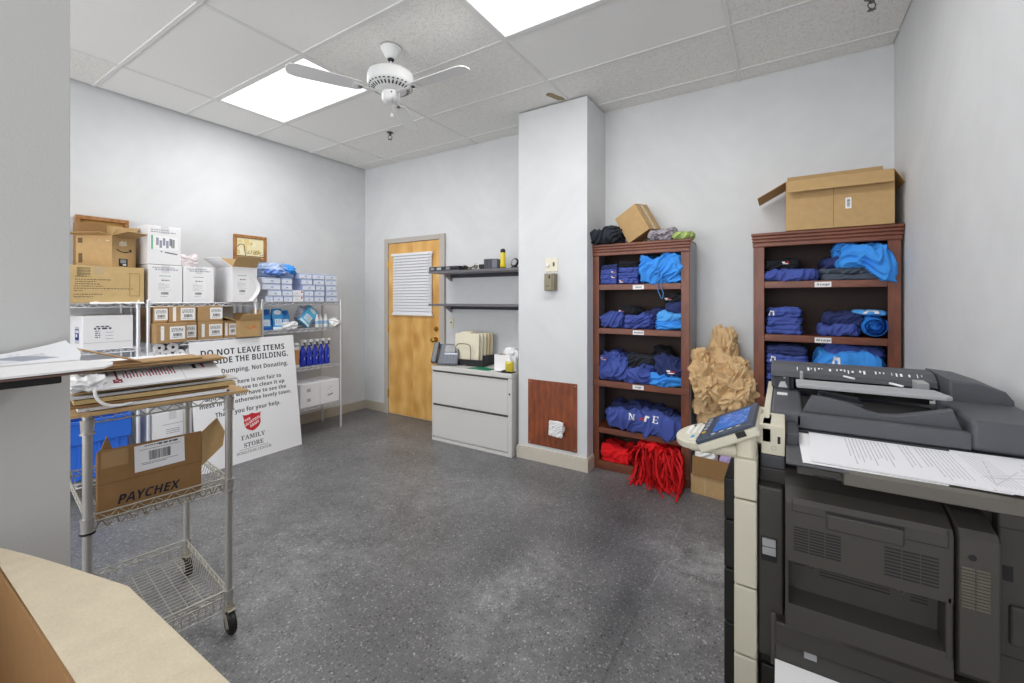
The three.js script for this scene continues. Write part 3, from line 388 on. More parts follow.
{ // right bookcase
  const sh = (name, label, cat, mat, x, y, w, h, d, seed, o = {}) => garment(name, label, cat, mat, [x, y, ZC + (o.dz ?? 0.01)], { w, h, d, seed, amp: o.amp ?? 0.01, f: o.f ?? 18, round: o.round ?? 0.45, n: o.n ?? 1.25, layers: o.layers ?? 0, dir: o.dir ?? 0.5, post: o.post, groove: o.groove ?? 0.01 }, o.turn ?? 0, o.group);
  const a = SH[0], b = SH[1], c = SH[2];
  sh('shirt', 'folded navy shirt at the left end of the X-Large shelf', 'shirt', M.navy, 0.04, a, 0.31, 0.085, 0.25, 91, { dir: 1.1 });
  const k = sh('shirt', 'black folded shirt with small white tag on the navy one, X-Large shelf', 'shirt', M.ink, -0.015, a + 0.075, 0.2, 0.075, 0.22, 92, { amp: 0.007 }); printOn(k.m, 'shirt_tag', em1, [0.0, 0.05, 0.03, 0.07]);
  sh('trousers', 'grey folded trousers in the middle of the X-Large shelf', 'trousers', M.slate, 0.37, a, 0.33, 0.04, 0.25, 93, { amp: 0.004, layers: 2, groove: 0.006, round: 0.25 });
  sh('trousers', 'grey folded trousers lying on another grey pair, X-Large shelf', 'trousers', M.slate, 0.345, a + 0.036, 0.29, 0.042, 0.23, 94, { amp: 0.007, round: 0.4 });
  sh('shirt', 'dark navy shirt behind the grey trousers, X-Large shelf', 'shirt', M.navyDark, 0.33, a + 0.07, 0.24, 0.075, 0.2, 95, { dz: -0.02 });
  sh('hoodie', 'bright blue hoodie with a sleeve hanging over the X-Large shelf edge', 'hoodie', M.blue, 0.415, a + 0.075, 0.25, 0.148, 0.25, 96, { amp: 0.02, f: 14, n: 1.5, dz: 0.018, post: (x, y, z) => { const t = Math.max(0, Math.min(1, (x - 0.005) / 0.05)) * Math.max(0, Math.min(1, (z - 0.02) / 0.08)); y -= t * 0.1 * Math.max(0, 1 - y / 0.16); z += t * 0.028; x += t * 0.02 * Math.max(0, 1 - y / 0.1); return [x, y, z]; } });
  for (let i = 0; i < 3; i++) { const q = sh('folded_shirt', `folded navy shirt, ${['bottom', 'middle', 'top'][i]} of the left pile on the 2X-Large shelf`, 'shirt', M.navy, -0.004 + 0.004 * i, b + i * 0.056, 0.215 - i * 0.01, 0.064, 0.24, 101 + i, { amp: 0.007, layers: 2, groove: 0.008 , group: 'navy shirts on the 2X-Large shelf' }); if (i === 2) printOn(q.m, 'shirt_print', em0, [-0.1, -0.05, 0.008, 0.056]); }
  for (let i = 0; i < 2; i++) sh('folded_shirt', `navy shirt, ${['lower', 'upper'][i]} of two beside the blue roll, 2X-Large shelf`, 'shirt', i ? M.navyDark : M.navy, 0.302 + i * 0.014, b + i * 0.07, 0.21 - i * 0.02, 0.08, 0.23, 111 + i, { dir: 0.9, amp: 0.011 });
  { // rolled blue shirt: a spiral seen from its end
    const t = thing('rolled_shirt', 'rolled up bright blue shirt at the right end of the 2X-Large shelf', 'shirt', [0.468, b, ZC + 0.015]);
    const pts = []; for (let i = 0; i <= 90; i++) { const an = i / 90 * Math.PI * 2 * 3.1, r = 0.016 + 0.017 * an / 6.2832; pts.push([r * Math.cos(an) * 1.02, 0.071 + r * Math.sin(an)]); }
    add(t, 'folded_cloth', grid(90, 26, (u, v) => { const i = Math.min(90, Math.round(u * 90)), [x, y] = pts[i], z = -0.12 + 0.26 * v, e = 1 - 0.18 * Math.max(0, (v - 0.85) / 0.15) ** 2, w = 0.005 * N(x * 40, y * 40, z * 14); return [x * e + w, Math.max(0.002, (y - 0.071) * e + 0.071 + w), z]; }), std(0x1f7fe0, 0.9, { side: THREE.DoubleSide }));
    add(t, 'roll_core', mv(cloth({ w: 0.11, h: 0.11, d: 0.24, seed: 8, amp: 0.006, f: 26, round: 0.95, n: 1.4, flat: false }), 0, 0.016, -0.004), M.blue);
  }
  const q = sh('shirt', 'blue shirt with pale print on top of the blue roll, 2X-Large shelf', 'shirt', M.blueLight, 0.455, b + 0.136, 0.16, 0.03, 0.2, 114, { amp: 0.006, round: 0.6 }); printOn(q.m, 'shirt_print', em0, [-0.06, 0.06, 0.008, 0.035]);
  for (let i = 0; i < 6; i++) { const z = sh('folded_shirt', `folded navy shirt, ${['lowest', 'second from the bottom', 'third from the bottom', 'fourth from the bottom', 'second from the top', 'topmost'][i]} of the tall pile left below the 2X-Large shelf`, 'shirt', i % 2 ? M.navyDark : M.navy, i > 3 ? 0.012 : -0.016, c + i * 0.058, i > 3 ? 0.24 : 0.18, 0.066, 0.25, 121 + i, { amp: 0.007, layers: 2, groove: 0.008, group: 'navy shirts in the tall pile' }); if (i === 4) printOn(z.m, 'shirt_print', em0, [-0.1, -0.05, 0.01, 0.06]); }
  const w = sh('hoodie', 'large bright blue hoodie with a white swoosh print below the 2X-Large shelf', 'hoodie', M.blue, 0.345, c + 0.15, 0.36, 0.2, 0.25, 131, { amp: 0.012, f: 9, round: 0.55 }); printOn(w.m, 'swoosh_print', em0, [-0.1, -0.03, 0.06, 0.17]);
  sh('sweatshirt', 'navy sweatshirt behind the large blue hoodie, right bookcase', 'sweatshirt', M.navy, 0.375, c + 0.28, 0.32, 0.1, 0.22, 132, { dz: -0.02, amp: 0.01 });
  sh('sweatshirt', 'navy sweatshirt under the large blue hoodie, right bookcase', 'sweatshirt', M.navy, 0.345, c, 0.36, 0.16, 0.25, 133, {});
}
// ---------------------------------------------------------------- cartons
function closedBox(name, label, [x, y, z], [w, h, d], mat, o = {}) {   // base centre, faces +x (w along z) unless turned
  const t = thing(name, label, o.cat || 'box', [x, y, z], o.turn || 0, o.group);
  add(t, 'carton', mv(box(d, h, w, 0.004, 2), 0, h / 2, 0), mat);
  if (o.tape) add(t, 'tape', merge([mv(box(d + 0.001, 0.0008, 0.05, 0), 0, h, 0), mv(box(0.0008, 0.06, 0.05, 0), d / 2, h - 0.03, 0)]), mat === M.whiteBox ? M.tapeW : M.tape);
  else add(t, 'flap_seam', mv(box(d, 0.0012, 0.003, 0), 0, h, 0), mat === M.whiteBox ? M.greyLight : M.cardDark);
  let pk = 0; for (const [n, lw, lh, m, u, v] of o.prints || []) flat(t, n, lw, lh, m, [d / 2 + 0.001 + 0.0008 * pk++, v * h, -u * w], [0, Math.PI / 2, 0]);
  for (const [n, lw, lh, m, u, v] of o.sidePrints || []) flat(t, n, lw, lh, m, [u * d, v * h, w / 2 + 0.0008], [0, 0, 0]);
  return t;
}
function openBox(name, label, pos, turn, [w, h, d], mat, flaps, o = {}) {   // w along x, d along z in its own axes; flaps: [side, length, angle from level outwards]
  const t = thing(name, label, o.cat || 'box', pos, turn, o.group), e = 0.004;
  add(t, 'bottom', mv(box(w, e, d, 0.001, 1), 0, e / 2, 0), mat);
  for (const s of [-1, 1]) { add(t, 'side', mv(box(w, h, e, 0.001, 1), 0, h / 2, s * (d / 2 - e / 2)), mat); add(t, 'side', mv(box(e, h, d - 2 * e, 0.001, 1), s * (w / 2 - e / 2), h / 2, 0), mat); }
  for (const [sd, len, ang, trim = 0.004] of flaps) {
    const al = sd === '+z' || sd === '-z' ? w : d, g = ext([[-al / 2 + trim, 0], [al / 2 - trim, 0], [al / 2 - trim * 2.5, len], [-al / 2 + trim * 2.5, len]], e, 0.0008); g.rotateX(Math.PI / 2 - ang); g.translate(0, 0, 0);
    g.rotateY({ '+z': 0, '-z': Math.PI, '+x': Math.PI / 2, '-x': -Math.PI / 2 }[sd]); const k = { '+z': [0, d / 2 - e / 2], '-z': [0, -d / 2 + e / 2], '+x': [w / 2 - e / 2, 0], '-x': [-w / 2 + e / 2, 0] }[sd]; g.translate(k[0], h, k[1]); add(t, 'flap', g, mat);
  }
  return t;
}
{ // on and round the bookcases
  const t = thing('cardboard_box', 'brown cardboard box tilted on its corner on top of the left bookcase', 'box', [-1.0, 1.857, -3.55]);
  const g = box(0.21, 0.24, 0.2, 0.004, 2); g.rotateY(-0.25); g.rotateZ(0.5); g.computeBoundingBox(); const lo = g.boundingBox.min.y; g.translate(-0.01, -lo, 0.02); const m = add(t, 'carton', g, M.card);
  const tp = box(0.2005, 0.2405, 0.045, 0); tp.translate(0.0055, 0.0005, 0); tp.rotateY(-0.25); tp.rotateZ(0.5); tp.translate(-0.01, -lo, 0.02); add(m, 'tape', tp, M.tape);
  garment('jacket', 'dark charcoal jacket heaped on top of the left bookcase', 'jacket', std(0x2a3038, 0.9), [-1.285, 1.857, -3.5], { w: 0.3, h: 0.12, d: 0.26, seed: 141, amp: 0.017, f: 16, n: 1.5, round: 0.6 });
  const c = garment('scarf', 'patterned grey scarf bundle on top of the left bookcase beside the tilted box', 'scarf', std(0xa39ba5, 0.9), [-0.79, 1.857, -3.5], { w: 0.2, h: 0.085, d: 0.22, seed: 142, amp: 0.014, f: 24, n: 1.6, round: 0.7 });
  const pat = ctex(128, 64, (g2, w, h) => { g2.clearRect(0, 0, w, h); const R = rng(8); for (let k = 0; k < 90; k++) { g2.fillStyle = R() < 0.6 ? 'rgba(60,55,62,.85)' : 'rgba(230,228,232,.8)'; g2.fillRect(R() * w, R() * h, 3 + R() * 7, 2 + R() * 3); } }); printOn(c.m, 'pattern', print(pat, 0.9, true), [-0.09, 0.09, 0.01, 0.085]);
  garment('cloth', 'lime green cloth at the right end of the left bookcase top', 'cloth', std(0xa9bd72, 0.9), [-0.655, 1.857, -3.49], { w: 0.15, h: 0.062, d: 0.2, seed: 143, amp: 0.01, f: 22, n: 1.5, round: 0.7 });
  // wide open carton on the right bookcase
  const ob = openBox('open_carton', 'wide open cardboard box on top of the right bookcase', [0.286, 1.857, -3.545], 0, [0.55, 0.33, 0.29], M.card, [['+z', 0.1, -1.02], ['-x', 0.19, -0.5], ['+x', 0.12, -1.0], ['-z', 0.1, 1.35]]);
  flat(ob, 'barcode_label', 0.03, 0.068, P.bar, [0.055, 0.15, 0.1458]); flat(ob, 'crease', 0.003, 0.3, M.cardDark, [-0.02, 0.16, 0.1454]);
  // brown packing paper
  const kp = thing('packing_paper', 'big heap of crumpled brown packing paper between the two bookcases', 'packing paper', [-0.392, 0.27, -3.5]); kp.scale.set(0.82, 0.98, 1);
  { // crumpled webs of paper: broad folds with sharp ridges
    const kr = (w, h, d, sd, x, y, z, rz, amp, f = 7) => { let g = new THREE.IcosahedronGeometry(1, 34); g.deleteAttribute('uv'); g.deleteAttribute('normal'); g = mergeVertices(g, 1e-4); const q = g.attributes.position, tri = (t) => 1 - 2 * Math.abs(t - Math.floor(t) - 0.5);
      for (let i = 0; i < q.count; i++) { const a = q.getX(i), b = q.getY(i), c = q.getZ(i), o = sd * 3.7, px = a * w * f + 0.9 * N(a * 2 + o, b * 2, c * 2), py = b * h * f + 0.9 * N(a * 2, b * 2 + o, c * 2 + 5), pz = c * d * f;
        let r = 1 + amp * ((1 - 3.2 * Math.abs(N(px + o, py, pz))) + 0.55 * (1 - 3 * Math.abs(N(px * 2.3, py * 2.1 + o, pz * 2.3))) + 0.1 * (1 - 3 * Math.abs(N(px * 5.3, py * 4.7 + o, pz * 5)))) + 0.25 * N(a * 1.7 + o, b * 1.7, c * 1.7);
        const sq = 1 / Math.pow(Math.pow(Math.abs(a), 3.2) + Math.pow(Math.abs(b), 3.2) + Math.pow(Math.abs(c), 3.2), 1 / 3.2); r *= 0.35 + 0.65 * sq; q.setXYZ(i, a * r * w / 2, b * r * h / 2, c * r * d / 2); }
      g = toCreasedNormals(g, 0.5); g.rotateZ(rz); g.translate(x, y, z); add(kp, 'crumpled_sheet', g, M.kraft); };
    kr(0.34, 0.34, 0.18, 23, 0.0, 0.17, -0.05, 0.1, 0.14); kr(0.34, 0.34, 0.2, 3, -0.02, 0.38, 0.0, 0.15, 0.16); kr(0.33, 0.36, 0.2, 5, 0.03, 0.55, -0.01, -0.25, 0.17); kr(0.22, 0.42, 0.14, 8, 0.0, 0.71, -0.09, -0.14, 0.13); kr(0.3, 0.34, 0.17, 14, 0.1, 0.5, 0.06, -0.55, 0.2); kr(0.13, 0.2, 0.12, 17, -0.155, 0.68, 0.02, 0.3, 0.18); kr(0.2, 0.3, 0.16, 21, -0.1, 0.52, 0.07, 0.5, 0.2);
  }
  // cartons on the floor below it
  const fb = openBox('open_carton', 'brown open cardboard box on the floor right of the red scarf', [-0.41, 0.0, -3.41], -0.1, [0.31, 0.14, 0.15], M.kraftBox, [['-z', 0.08, 1.3]]);
  flat(fb, 'tape_line', 0.008, 0.13, M.tape, [-0.06, 0.07, 0.0758]);
  const ub = openBox('open_carton', 'shallow brown box with parcels standing on the lower floor box', [-0.405, 0.145, -3.42], -0.1, [0.3, 0.125, 0.16], M.cardDark, [], {});
  add(ub, 'lid_panel', mv(rot(box(0.3, 0.125, 0.004, 0.001, 1), -0.12), 0, 0.058, 0.088), M.cardDark);
  const pk = (n, l, x, y, z, w, h, d, m, s) => garment(n, l, 'parcel', m, [x, y, z], { w, h, d, seed: s, amp: 0.006, f: 20, round: 0.3, n: 1.4 });
  pk('parcel', 'white wrapped parcel poking out of the floor box', -0.48, 0.155, -3.42, 0.14, 0.17, 0.12, M.white, 151); pk('parcel', 'lilac tissue parcel poking out of the floor box', -0.325, 0.155, -3.4, 0.13, 0.14, 0.12, std(0xb9a9dc, 0.6), 152); pk('parcel', 'brown wrapped parcel behind the lilac one in the floor box', -0.31, 0.155, -3.47, 0.12, 0.19, 0.03, M.card, 153);
}
// ---------------------------------------------------------------- wire racks along the left wall
const RF = -4.12, RB = -4.455;   // front and rear posts
function wireShelf(parent, z0, z1, y, M1) {   // z0 near end, z1 far end; top wires at y
  const s = add(parent, 'wire_shelf', (() => { const l = []; for (const x of [RF, RB]) { l.push(rod([x, y - 0.002, z0], [x, y - 0.002, z1], 0.005), rod([x, y - 0.03, z0], [x, y - 0.03, z1], 0.005)); const n = Math.round(Math.abs(z1 - z0) / 0.07); for (let k = 0; k < n; k++) { const a = z0 + (z1 - z0) * k / n, b = z0 + (z1 - z0) * (k + 0.5) / n, c = z0 + (z1 - z0) * (k + 1) / n; l.push(rod([x, y - 0.03, a], [x, y - 0.002, b], 0.0045, 5), rod([x, y - 0.002, b], [x, y - 0.03, c], 0.0045, 5)); } }
    for (const z of [z0, z1]) l.push(rod([RF, y - 0.002, z], [RB, y - 0.002, z], 0.0035), rod([RF, y - 0.03, z], [RB, y - 0.03, z], 0.0035)); const g = merge(l); g.translate(-parent.position.x, -parent.position.y, -parent.position.z); return g; })(), M1);
  const l = [], n = Math.round(Math.abs(z1 - z0) / 0.024); for (let k = 1; k < n; k++) { const z = z0 + (z1 - z0) * k / n; l.push(rod([RF, y, z], [RB, y, z], 0.0018, 4)); } l.push(rod([(RF + RB) / 2, y - 0.004, z0], [(RF + RB) / 2, y - 0.004, z1], 0.003, 5));
  const g = merge(l); g.translate(-parent.position.x, -parent.position.y, -parent.position.z); add(s, 'wire_deck', g, M1);
}
function rack(label, z0, z1, ys, mat) {
  const t = thing('wire_rack', label, 'rack', [(RF + RB) / 2, 0, (z0 + z1) / 2], 0, 'wire racks along the left wall');
  for (const x of [RF, RB]) for (const z of [z0, z1]) {
    const l = [cyl(0.0125, 0.0125, 1.385, 14, 0.012), cyl(0.009, 0.014, 0.014, 12, 0), mv(lathe([[0, 0.008], [0.009, 0.006], [0.0125, 0]], 12), 0, 1.397, 0)]; for (let k = 1; k < 26; k++) l.push(cyl(0.0131, 0.0131, 0.002, 14, k * 0.0525)); for (const y of ys) l.push(cyl(0.0155, 0.0175, 0.036, 14, y - 0.037));
    addW(t, 'post', mv(merge(l), x, 0, z), mat);
  }
  for (const y of ys) wireShelf(t, z0, z1, y, mat);
  return t;
}
const rackWhite = std(0xe3e5ea, 0.35, { metalness: 0.35 });
rack('chrome wire rack nearest the camera, cut off by the grey partition', -0.33, -1.252, [1.377, 1.047, 0.13], rackWhite);
rack('middle chrome wire rack holding white cartons above brown cartons', -1.313, -2.11, [1.377, 1.065, 0.93, 0.13], rackWhite);
rack('chrome wire rack in the corner holding pale blue boxes and spray bottles', -2.166, -3.014, [1.377, 1.107, 0.712, 0.3], std(0xcfd0d4, 0.35, { metalness: 0.5 }));
const xc = (RF + RB) / 2 + 0.01;
{ // top of the near rack
  const y = 1.379, nt = print(ctex(512, 256, (g, w, h) => { const R = rng(14); g.clearRect(0, 0, w, h); g.fillStyle = '#75664a'; for (let k = 0; k < 9; k++) { g.save(); g.translate(140, 10); g.beginPath(); g.moveTo(0, k * 7); g.lineTo(70, k * 7 + (k % 3) * 3); g.lineTo(70, k * 7 + 4); g.lineTo(0, k * 7 + 4); g.fill(); g.restore(); } [[130, 70, 60], [130, 90, 190], [130, 106, 110], [130, 122, 130], [126, 138, 150], [124, 154, 330], [124, 172, 44], [124, 196, 150], [124, 214, 100]].forEach(([x, yy, l]) => scribble(g, x, yy, l, 6, R, '#8a7756')); g.strokeStyle = '#b08d58'; g.lineWidth = 4; g.strokeRect(430, 40, 60, 170); }), 0.85, true);
  const big = closedBox('cardboard_box', 'large tan cardboard box with dark printing on the near rack', [-4.275, y, -1.03], [0.51, 0.262, 0.33], M.cardLight, { tape: true, prints: [['box_print', 0.5, 0.25, nt, 0, 0.5]] });
  const am = openBox('open_carton', 'brown open box with a curved smile mark standing on the tan box', [-4.14, 1.642, -1.108], 0, [0.01, 0.01, 0.01], M.card, []); while (am.children.length) am.remove(am.children[0]);
  { // turned box: near corner at the group's origin
    const a = 0.5236, w1 = 0.19, w2 = 0.275, h = 0.232, e = 0.004, in_ = new THREE.Group(); const gm = (n, g, m = M.card) => { g.rotateY(-(Math.PI / 2 - a) + Math.PI / 2 * 0); return add(am, n, g, m); };
    // own axes before turning: +x face is the smile face (width w1 along z), +z face is the long side (w2 along x)
    const tr = (g) => { g.translate(-w2 / 2, 0, -w1 / 2); g.rotateY(a); return g; };
    add(am, 'bottom', tr(mv(box(w2, e, w1, 0), 0, e / 2, 0)), M.card); for (const s of [-1, 1]) { add(am, 'side', tr(mv(box(w2, h, e, 0.001, 1), 0, h / 2, s * (w1 / 2 - e / 2))), M.card); add(am, 'side', tr(mv(box(e, h, w1 - 2 * e, 0.001, 1), s * (w2 / 2 - e / 2), h / 2, 0)), M.card); }
    const fl = (sd, len, ang) => { const al = sd[1] === 'z' ? w2 : w1, g = ext([[-al / 2 + 0.003, 0], [al / 2 - 0.003, 0], [al / 2 - 0.006, len], [-al / 2 + 0.006, len]], e, 0.0008); g.rotateX(Math.PI / 2 - ang); g.rotateY({ '+z': 0, '-z': Math.PI, '+x': Math.PI / 2, '-x': -Math.PI / 2 }[sd]); g.translate(sd === '+x' ? w2 / 2 - e / 2 : sd === '-x' ? -w2 / 2 + e / 2 : 0, h, sd === '+z' ? w1 / 2 - e / 2 : sd === '-z' ? -w1 / 2 + e / 2 : 0); add(am, 'flap', tr(g), M.card); };
    fl('+z', 0.09, 0.1); fl('+x', 0.12, 0.22); fl('-x', 0.12, 0.3); fl('-z', 0.09, 1.2);
    const sm = print(ctex(256, 320, (g, w, hh) => { g.clearRect(0, 0, w, hh); g.strokeStyle = '#2a2622'; g.lineWidth = 11; g.lineCap = 'round'; g.beginPath(); g.moveTo(46, 138); g.quadraticCurveTo(120, 186, 200, 142); g.stroke(); g.beginPath(); g.moveTo(186, 132); g.lineTo(208, 134); g.lineTo(204, 156); g.stroke(); g.fillStyle = '#e6dcc4'; g.beginPath(); g.moveTo(66, 96); g.lineTo(74, 58); g.lineTo(104, 40); g.lineTo(124, 52); g.lineTo(150, 36); g.lineTo(160, 90); g.lineTo(110, 102); g.fill(); g.fillStyle = '#22201e'; g.fillRect(66, 232, 100, 80); g.fillStyle = '#8d939a'; g.fillRect(84, 240, 66, 40); g.fillStyle = '#e8e8ea'; g.fillRect(110, 288, 40, 14); }), 0.85, true);
    const p = new THREE.PlaneGeometry(0.18, 0.225); p.rotateY(Math.PI / 2); p.translate(w2 / 2 + 0.001, h / 2, 0); add(am, 'smile_print', tr(p), sm, 'dark smile-shaped arrow and label');
    const sp = print(ctex(128, 112, (g, w, hh) => { g.clearRect(0, 0, w, hh); g.fillStyle = '#6d5638'; g.fillRect(6, 8, 16, 18); g.fillRect(8, 64, 14, 34); g.fillStyle = '#d9c9a6'; g.fillRect(82, 14, 6, 5); g.fillRect(108, 16, 14, 5); }), 0.85, true); const p2 = new THREE.PlaneGeometry(0.265, 0.225); p2.translate(0, h / 2, w1 / 2 + 0.001); add(am, 'side_print', tr(p2), sp);
  }
  const wf = thing('framed_board', 'brown wood framed board leaning on the wall behind the smile box', 'board', [XL + 0.03, 1.6, -1.163]);
  const zf0 = -1.005, zf1 = -1.322; addW(wf, 'frame_moulding', merge([B(XL + 0.01, XL + 0.045, 2.02, 2.05, zf1, zf0, 0.004), B(XL + 0.01, XL + 0.045, 1.6, 1.63, zf1, zf0, 0.004), B(XL + 0.01, XL + 0.045, 1.63, 2.02, zf0 - 0.028, zf0, 0.004), B(XL + 0.01, XL + 0.045, 1.63, 2.02, zf1, zf1 + 0.028, 0.004)]), M.oak); addW(wf, 'backing', B(XL + 0.012, XL + 0.02, 1.62, 2.03, zf1 + 0.02, zf0 - 0.02, 0), std(0xc89d5c, 0.8));
  const tb = closedBox('cardboard_box', 'small brown box stuffed behind the smile box in front of the wooden frame', [-4.43, 1.642, -1.06], [0.16, 0.335, 0.12], M.cardDark, {}); const fo = (k, l) => { const t = thing('envelope', l, 'envelope', [-4.43, 1.64, -1.2], 0, 'manila envelopes behind the smile box'); add(t, 'folded_sheet', mv(rot(box(0.004, 0.33, 0.12, 0.001, 1), 0, 0, -0.05), k * 0.016, 0.165, 0), M.cardLight); add(t, 'envelope_flap', mv(rot(box(0.0015, 0.07, 0.118, 0.0005, 1), 0, 0, -0.05), k * 0.016 + 0.005, 0.29, 0), M.cardLight); }; fo(0, 'manila envelope standing against the wooden frame'); fo(1, 'manila envelope standing in front of another, behind the smile box');
  const ts = thing('packing_tissue', 'thin white packing tissue hanging out under the tan box', 'tissue', [-4.1, y, -1.11]); add(ts, 'tissue_sheet', sheet(24, 8, 0.002, (u, v) => { const z = 0.13 - u * 0.3, x = -0.05 + v * 0.07; return [x, 0.004 + 0.02 * Math.abs(N(u * 6, v * 2, 3)) * (v) - (v > 0.7 ? 0.01 : 0), z]; }), M.paper);
  // lower shelf
  const pp = print(ctex(256, 192, (g, w, h) => { const R = rng(4); g.clearRect(0, 0, w, h); scribble(g, 60, 52, 70, 8, R, '#556'); scribble(g, 50, 64, 100, 11, R, '#445'); for (let k = 0; k < 4; k++) scribble(g, 56, 84 + k * 14, 26, 6, R, '#667'); for (let k = 0; k < 3; k++) scribble(g, 112, 96 + k * 22, 40, 3, R, '#99a'); g.fillStyle = '#c9cbd2'; g.fillRect(0, 164, w, 2); }), 0.8, true);
  const bl = print(ctex(64, 96, (g, w, h) => { g.fillStyle = '#c9c9d2'; g.fillRect(0, 0, w, h); g.fillStyle = '#26337a'; g.fillRect(4, 14, 56, 62); g.fillStyle = '#dcdce6'; g.fillRect(8, 20, 48, 16); g.fillRect(12, 42, 24, 18); }));
  closedBox('white_carton', 'white cardboard box with blue stamp on its end, lower shelf of the near rack', [-4.275, 1.049, -1.085], [0.275, 0.24, 0.31], M.whiteBox, { prints: [['box_print', 0.26, 0.2, pp, 0, 0.5]], sidePrints: [['blue_stamp', 0.1, 0.12, bl, 0.1, 0.42]] });
  const tt = thing('storage_tote', 'bright blue plastic tote on the bottom shelf of the near rack', 'tote', [-4.29, 0.132, -1.04]);
  const tot = (w, d, y0, y1, e = 0.006) => merge([B(-w / 2, w / 2, y0, y1, d / 2 - e, d / 2, 0.002), B(-w / 2, w / 2, y0, y1, -d / 2, -d / 2 + e, 0.002), B(-w / 2, -w / 2 + e, y0, y1, -d / 2, d / 2, 0.002), B(w / 2 - e, w / 2, y0, y1, -d / 2, d / 2, 0.002)]);
  add(tt, 'tub', merge([tot(0.28, 0.33, 0, 0.28), B(-0.14, 0.14, 0, 0.008, -0.165, 0.165, 0)]), M.bluePlastic); add(tt, 'rim_band', tot(0.31, 0.36, 0.26, 0.42), M.bluePlastic); add(tt, 'rim_lip', tot(0.33, 0.385, 0.405, 0.425, 0.02), M.bluePlastic); for (const k of [-1, 0, 1]) add(tt, 'rib', B(0.138, 0.146, 0.02, 0.26, k * 0.1 - 0.008, k * 0.1 + 0.008, 0.002), M.bluePlastic);
}
{ // middle rack: white cartons on top
  const y = 1.379, frm = print(ctex(256, 300, (g, w, h) => { const R = rng(9); g.clearRect(0, 0, w, h); scribble(g, 20, 18, 180, 6, R, '#99a'); scribble(g, 40, 32, 190, 10, R, '#aab'); }), 0.8, true);
  const top = print(ctex(256, 300, (g, w, h) => { const R = rng(19); g.clearRect(0, 0, w, h); scribble(g, 20, 24, 150, 6, R, '#99a'); scribble(g, 20, 40, 200, 8, R, '#aab'); g.fillStyle = '#f6f6f8'; g.fillRect(10, 70, 230, 120); g.fillStyle = '#6fb58c'; g.fillRect(22, 74, 14, 110); for (let k = 0; k < 5; k++) scribble(g, 60 + k * 26, 90 + (k % 2) * 20, 20, 60, R, '#99a', 3); bars(g, 176, 96, 30, 70, R); g.fillStyle = '#445'; g.save(); g.translate(130, 200); g.rotate(0.12); g.fillRect(0, 0, 100, 8); g.restore(); g.fillRect(96, 196, 12, 8); }), 0.8, true);
  const L = [['box_print', 0.2, 0.28, frm, 0, 0.52], ['packing_form', 0.11, 0.2, P.form, -0.02, 0.42]];
  closedBox('white_carton', 'white cardboard carton below the stacked one, left on the middle rack', [-4.285, y, -1.424], [0.222, 0.295, 0.33], M.whiteBox, { prints: L, tape: true, group: 'white cartons on the middle rack' });
  closedBox('white_carton', 'white cardboard carton with green label stacked on top of another one', [-4.285, y + 0.298, -1.418], [0.215, 0.3, 0.33], M.whiteBox, { prints: [['box_print', 0.21, 0.29, top, 0, 0.5]], tape: true, group: 'white cartons on the middle rack' });
  closedBox('white_carton', 'white cardboard carton standing between the stacked cartons and the open one', [-4.285, y, -1.654], [0.222, 0.295, 0.33], M.whiteBox, { prints: L, tape: true, group: 'white cartons on the middle rack' });
  const ob = openBox('open_carton', 'white open carton with brown flaps on the middle rack', [-4.21, y, -1.985], Math.PI / 2, [0.21, 0.31, 0.3], M.whiteBox, []); // own +x looks to -z, +z to +x
  const flap = (pts, f) => { const g = ext(pts, 0.004, 0.0008); f(g); return g; };
  add(ob, 'front_flap', flap([[-0.1, 0], [0.1, 0], [0.1, 0.12], [-0.1, 0.12]], (g) => { g.rotateX(0.75); g.translate(0, 0.312, 0.148); }), M.card, 'brown inner side of a flap'); add(ob, 'side_flap', flap([[-0.145, 0], [0.145, 0], [0.14, 0.13], [-0.14, 0.13]], (g) => { g.rotateX(0.95); g.rotateY(-Math.PI / 2); g.translate(-0.103, 0.312, 0); }), M.whiteBox); add(ob, 'rear_flap', flap([[-0.1, 0], [0.1, 0], [0.1, 0.1], [-0.1, 0.1]], (g) => { g.rotateX(-0.35); g.translate(0, 0.312, -0.15); }), M.card);
  flat(ob, 'packing_form', 0.11, 0.2, P.form, [-0.02, 0.15, 0.1512]);
  const rl = thing('plastic_strip', 'white bowed plastic strip standing in front of the open white carton', 'strip', [-4.05, y, -2.075]); add(rl, 'bent_strip', grid(20, 6, (u, v) => { const a = -0.3 + u * 1.9, r = 0.16; return [0.0 + 0.014 * v, 0.01 + 0.24 * u, 0.07 - Math.sin(u * Math.PI) * 0.07 - v * 0.032]; }), std(0xf3f3f4, 0.4, { side: THREE.DoubleSide }));
  const sn = thing('plastic_bag', 'thin clear and red plastic bag lying on the cartons of the middle rack', 'bag', [-4.33, y + 0.297, -1.63]); add(sn, 'bag_film', cloth({ w: 0.16, h: 0.1, d: 0.13, seed: 6, amp: 0.012, f: 22, n: 1.5, round: 0.6 }), std(0xeee4e6, 0.4)); 
  // brown cartons with labels
  const y2 = 1.067, two = (z) => [['side_strip', 0.022, 0.11, P.strip, -0.3, 0.5], ['product_label', 0.1, 0.1, P.tag, 0.18, 0.5]];
  const bx = (l, x, yy, z0, z1, h, pr) => closedBox('labelled_carton', l, [x, yy, (z0 + z1) / 2], [Math.abs(z1 - z0) - 0.004, h, 0.3], M.carton, { prints: pr, tape: false, group: 'labelled brown cartons on the middle rack' });
  bx('brown labelled carton pulled forward, left end of the lower row', -4.18, y2, -1.33, -1.535, 0.152, two());
  bx('brown labelled carton half hidden behind the pulled-forward one, lower row', -4.265, y2, -1.54, -1.636, 0.152, [['product_label', 0.075, 0.1, P.tag, 0.05, 0.5]]);
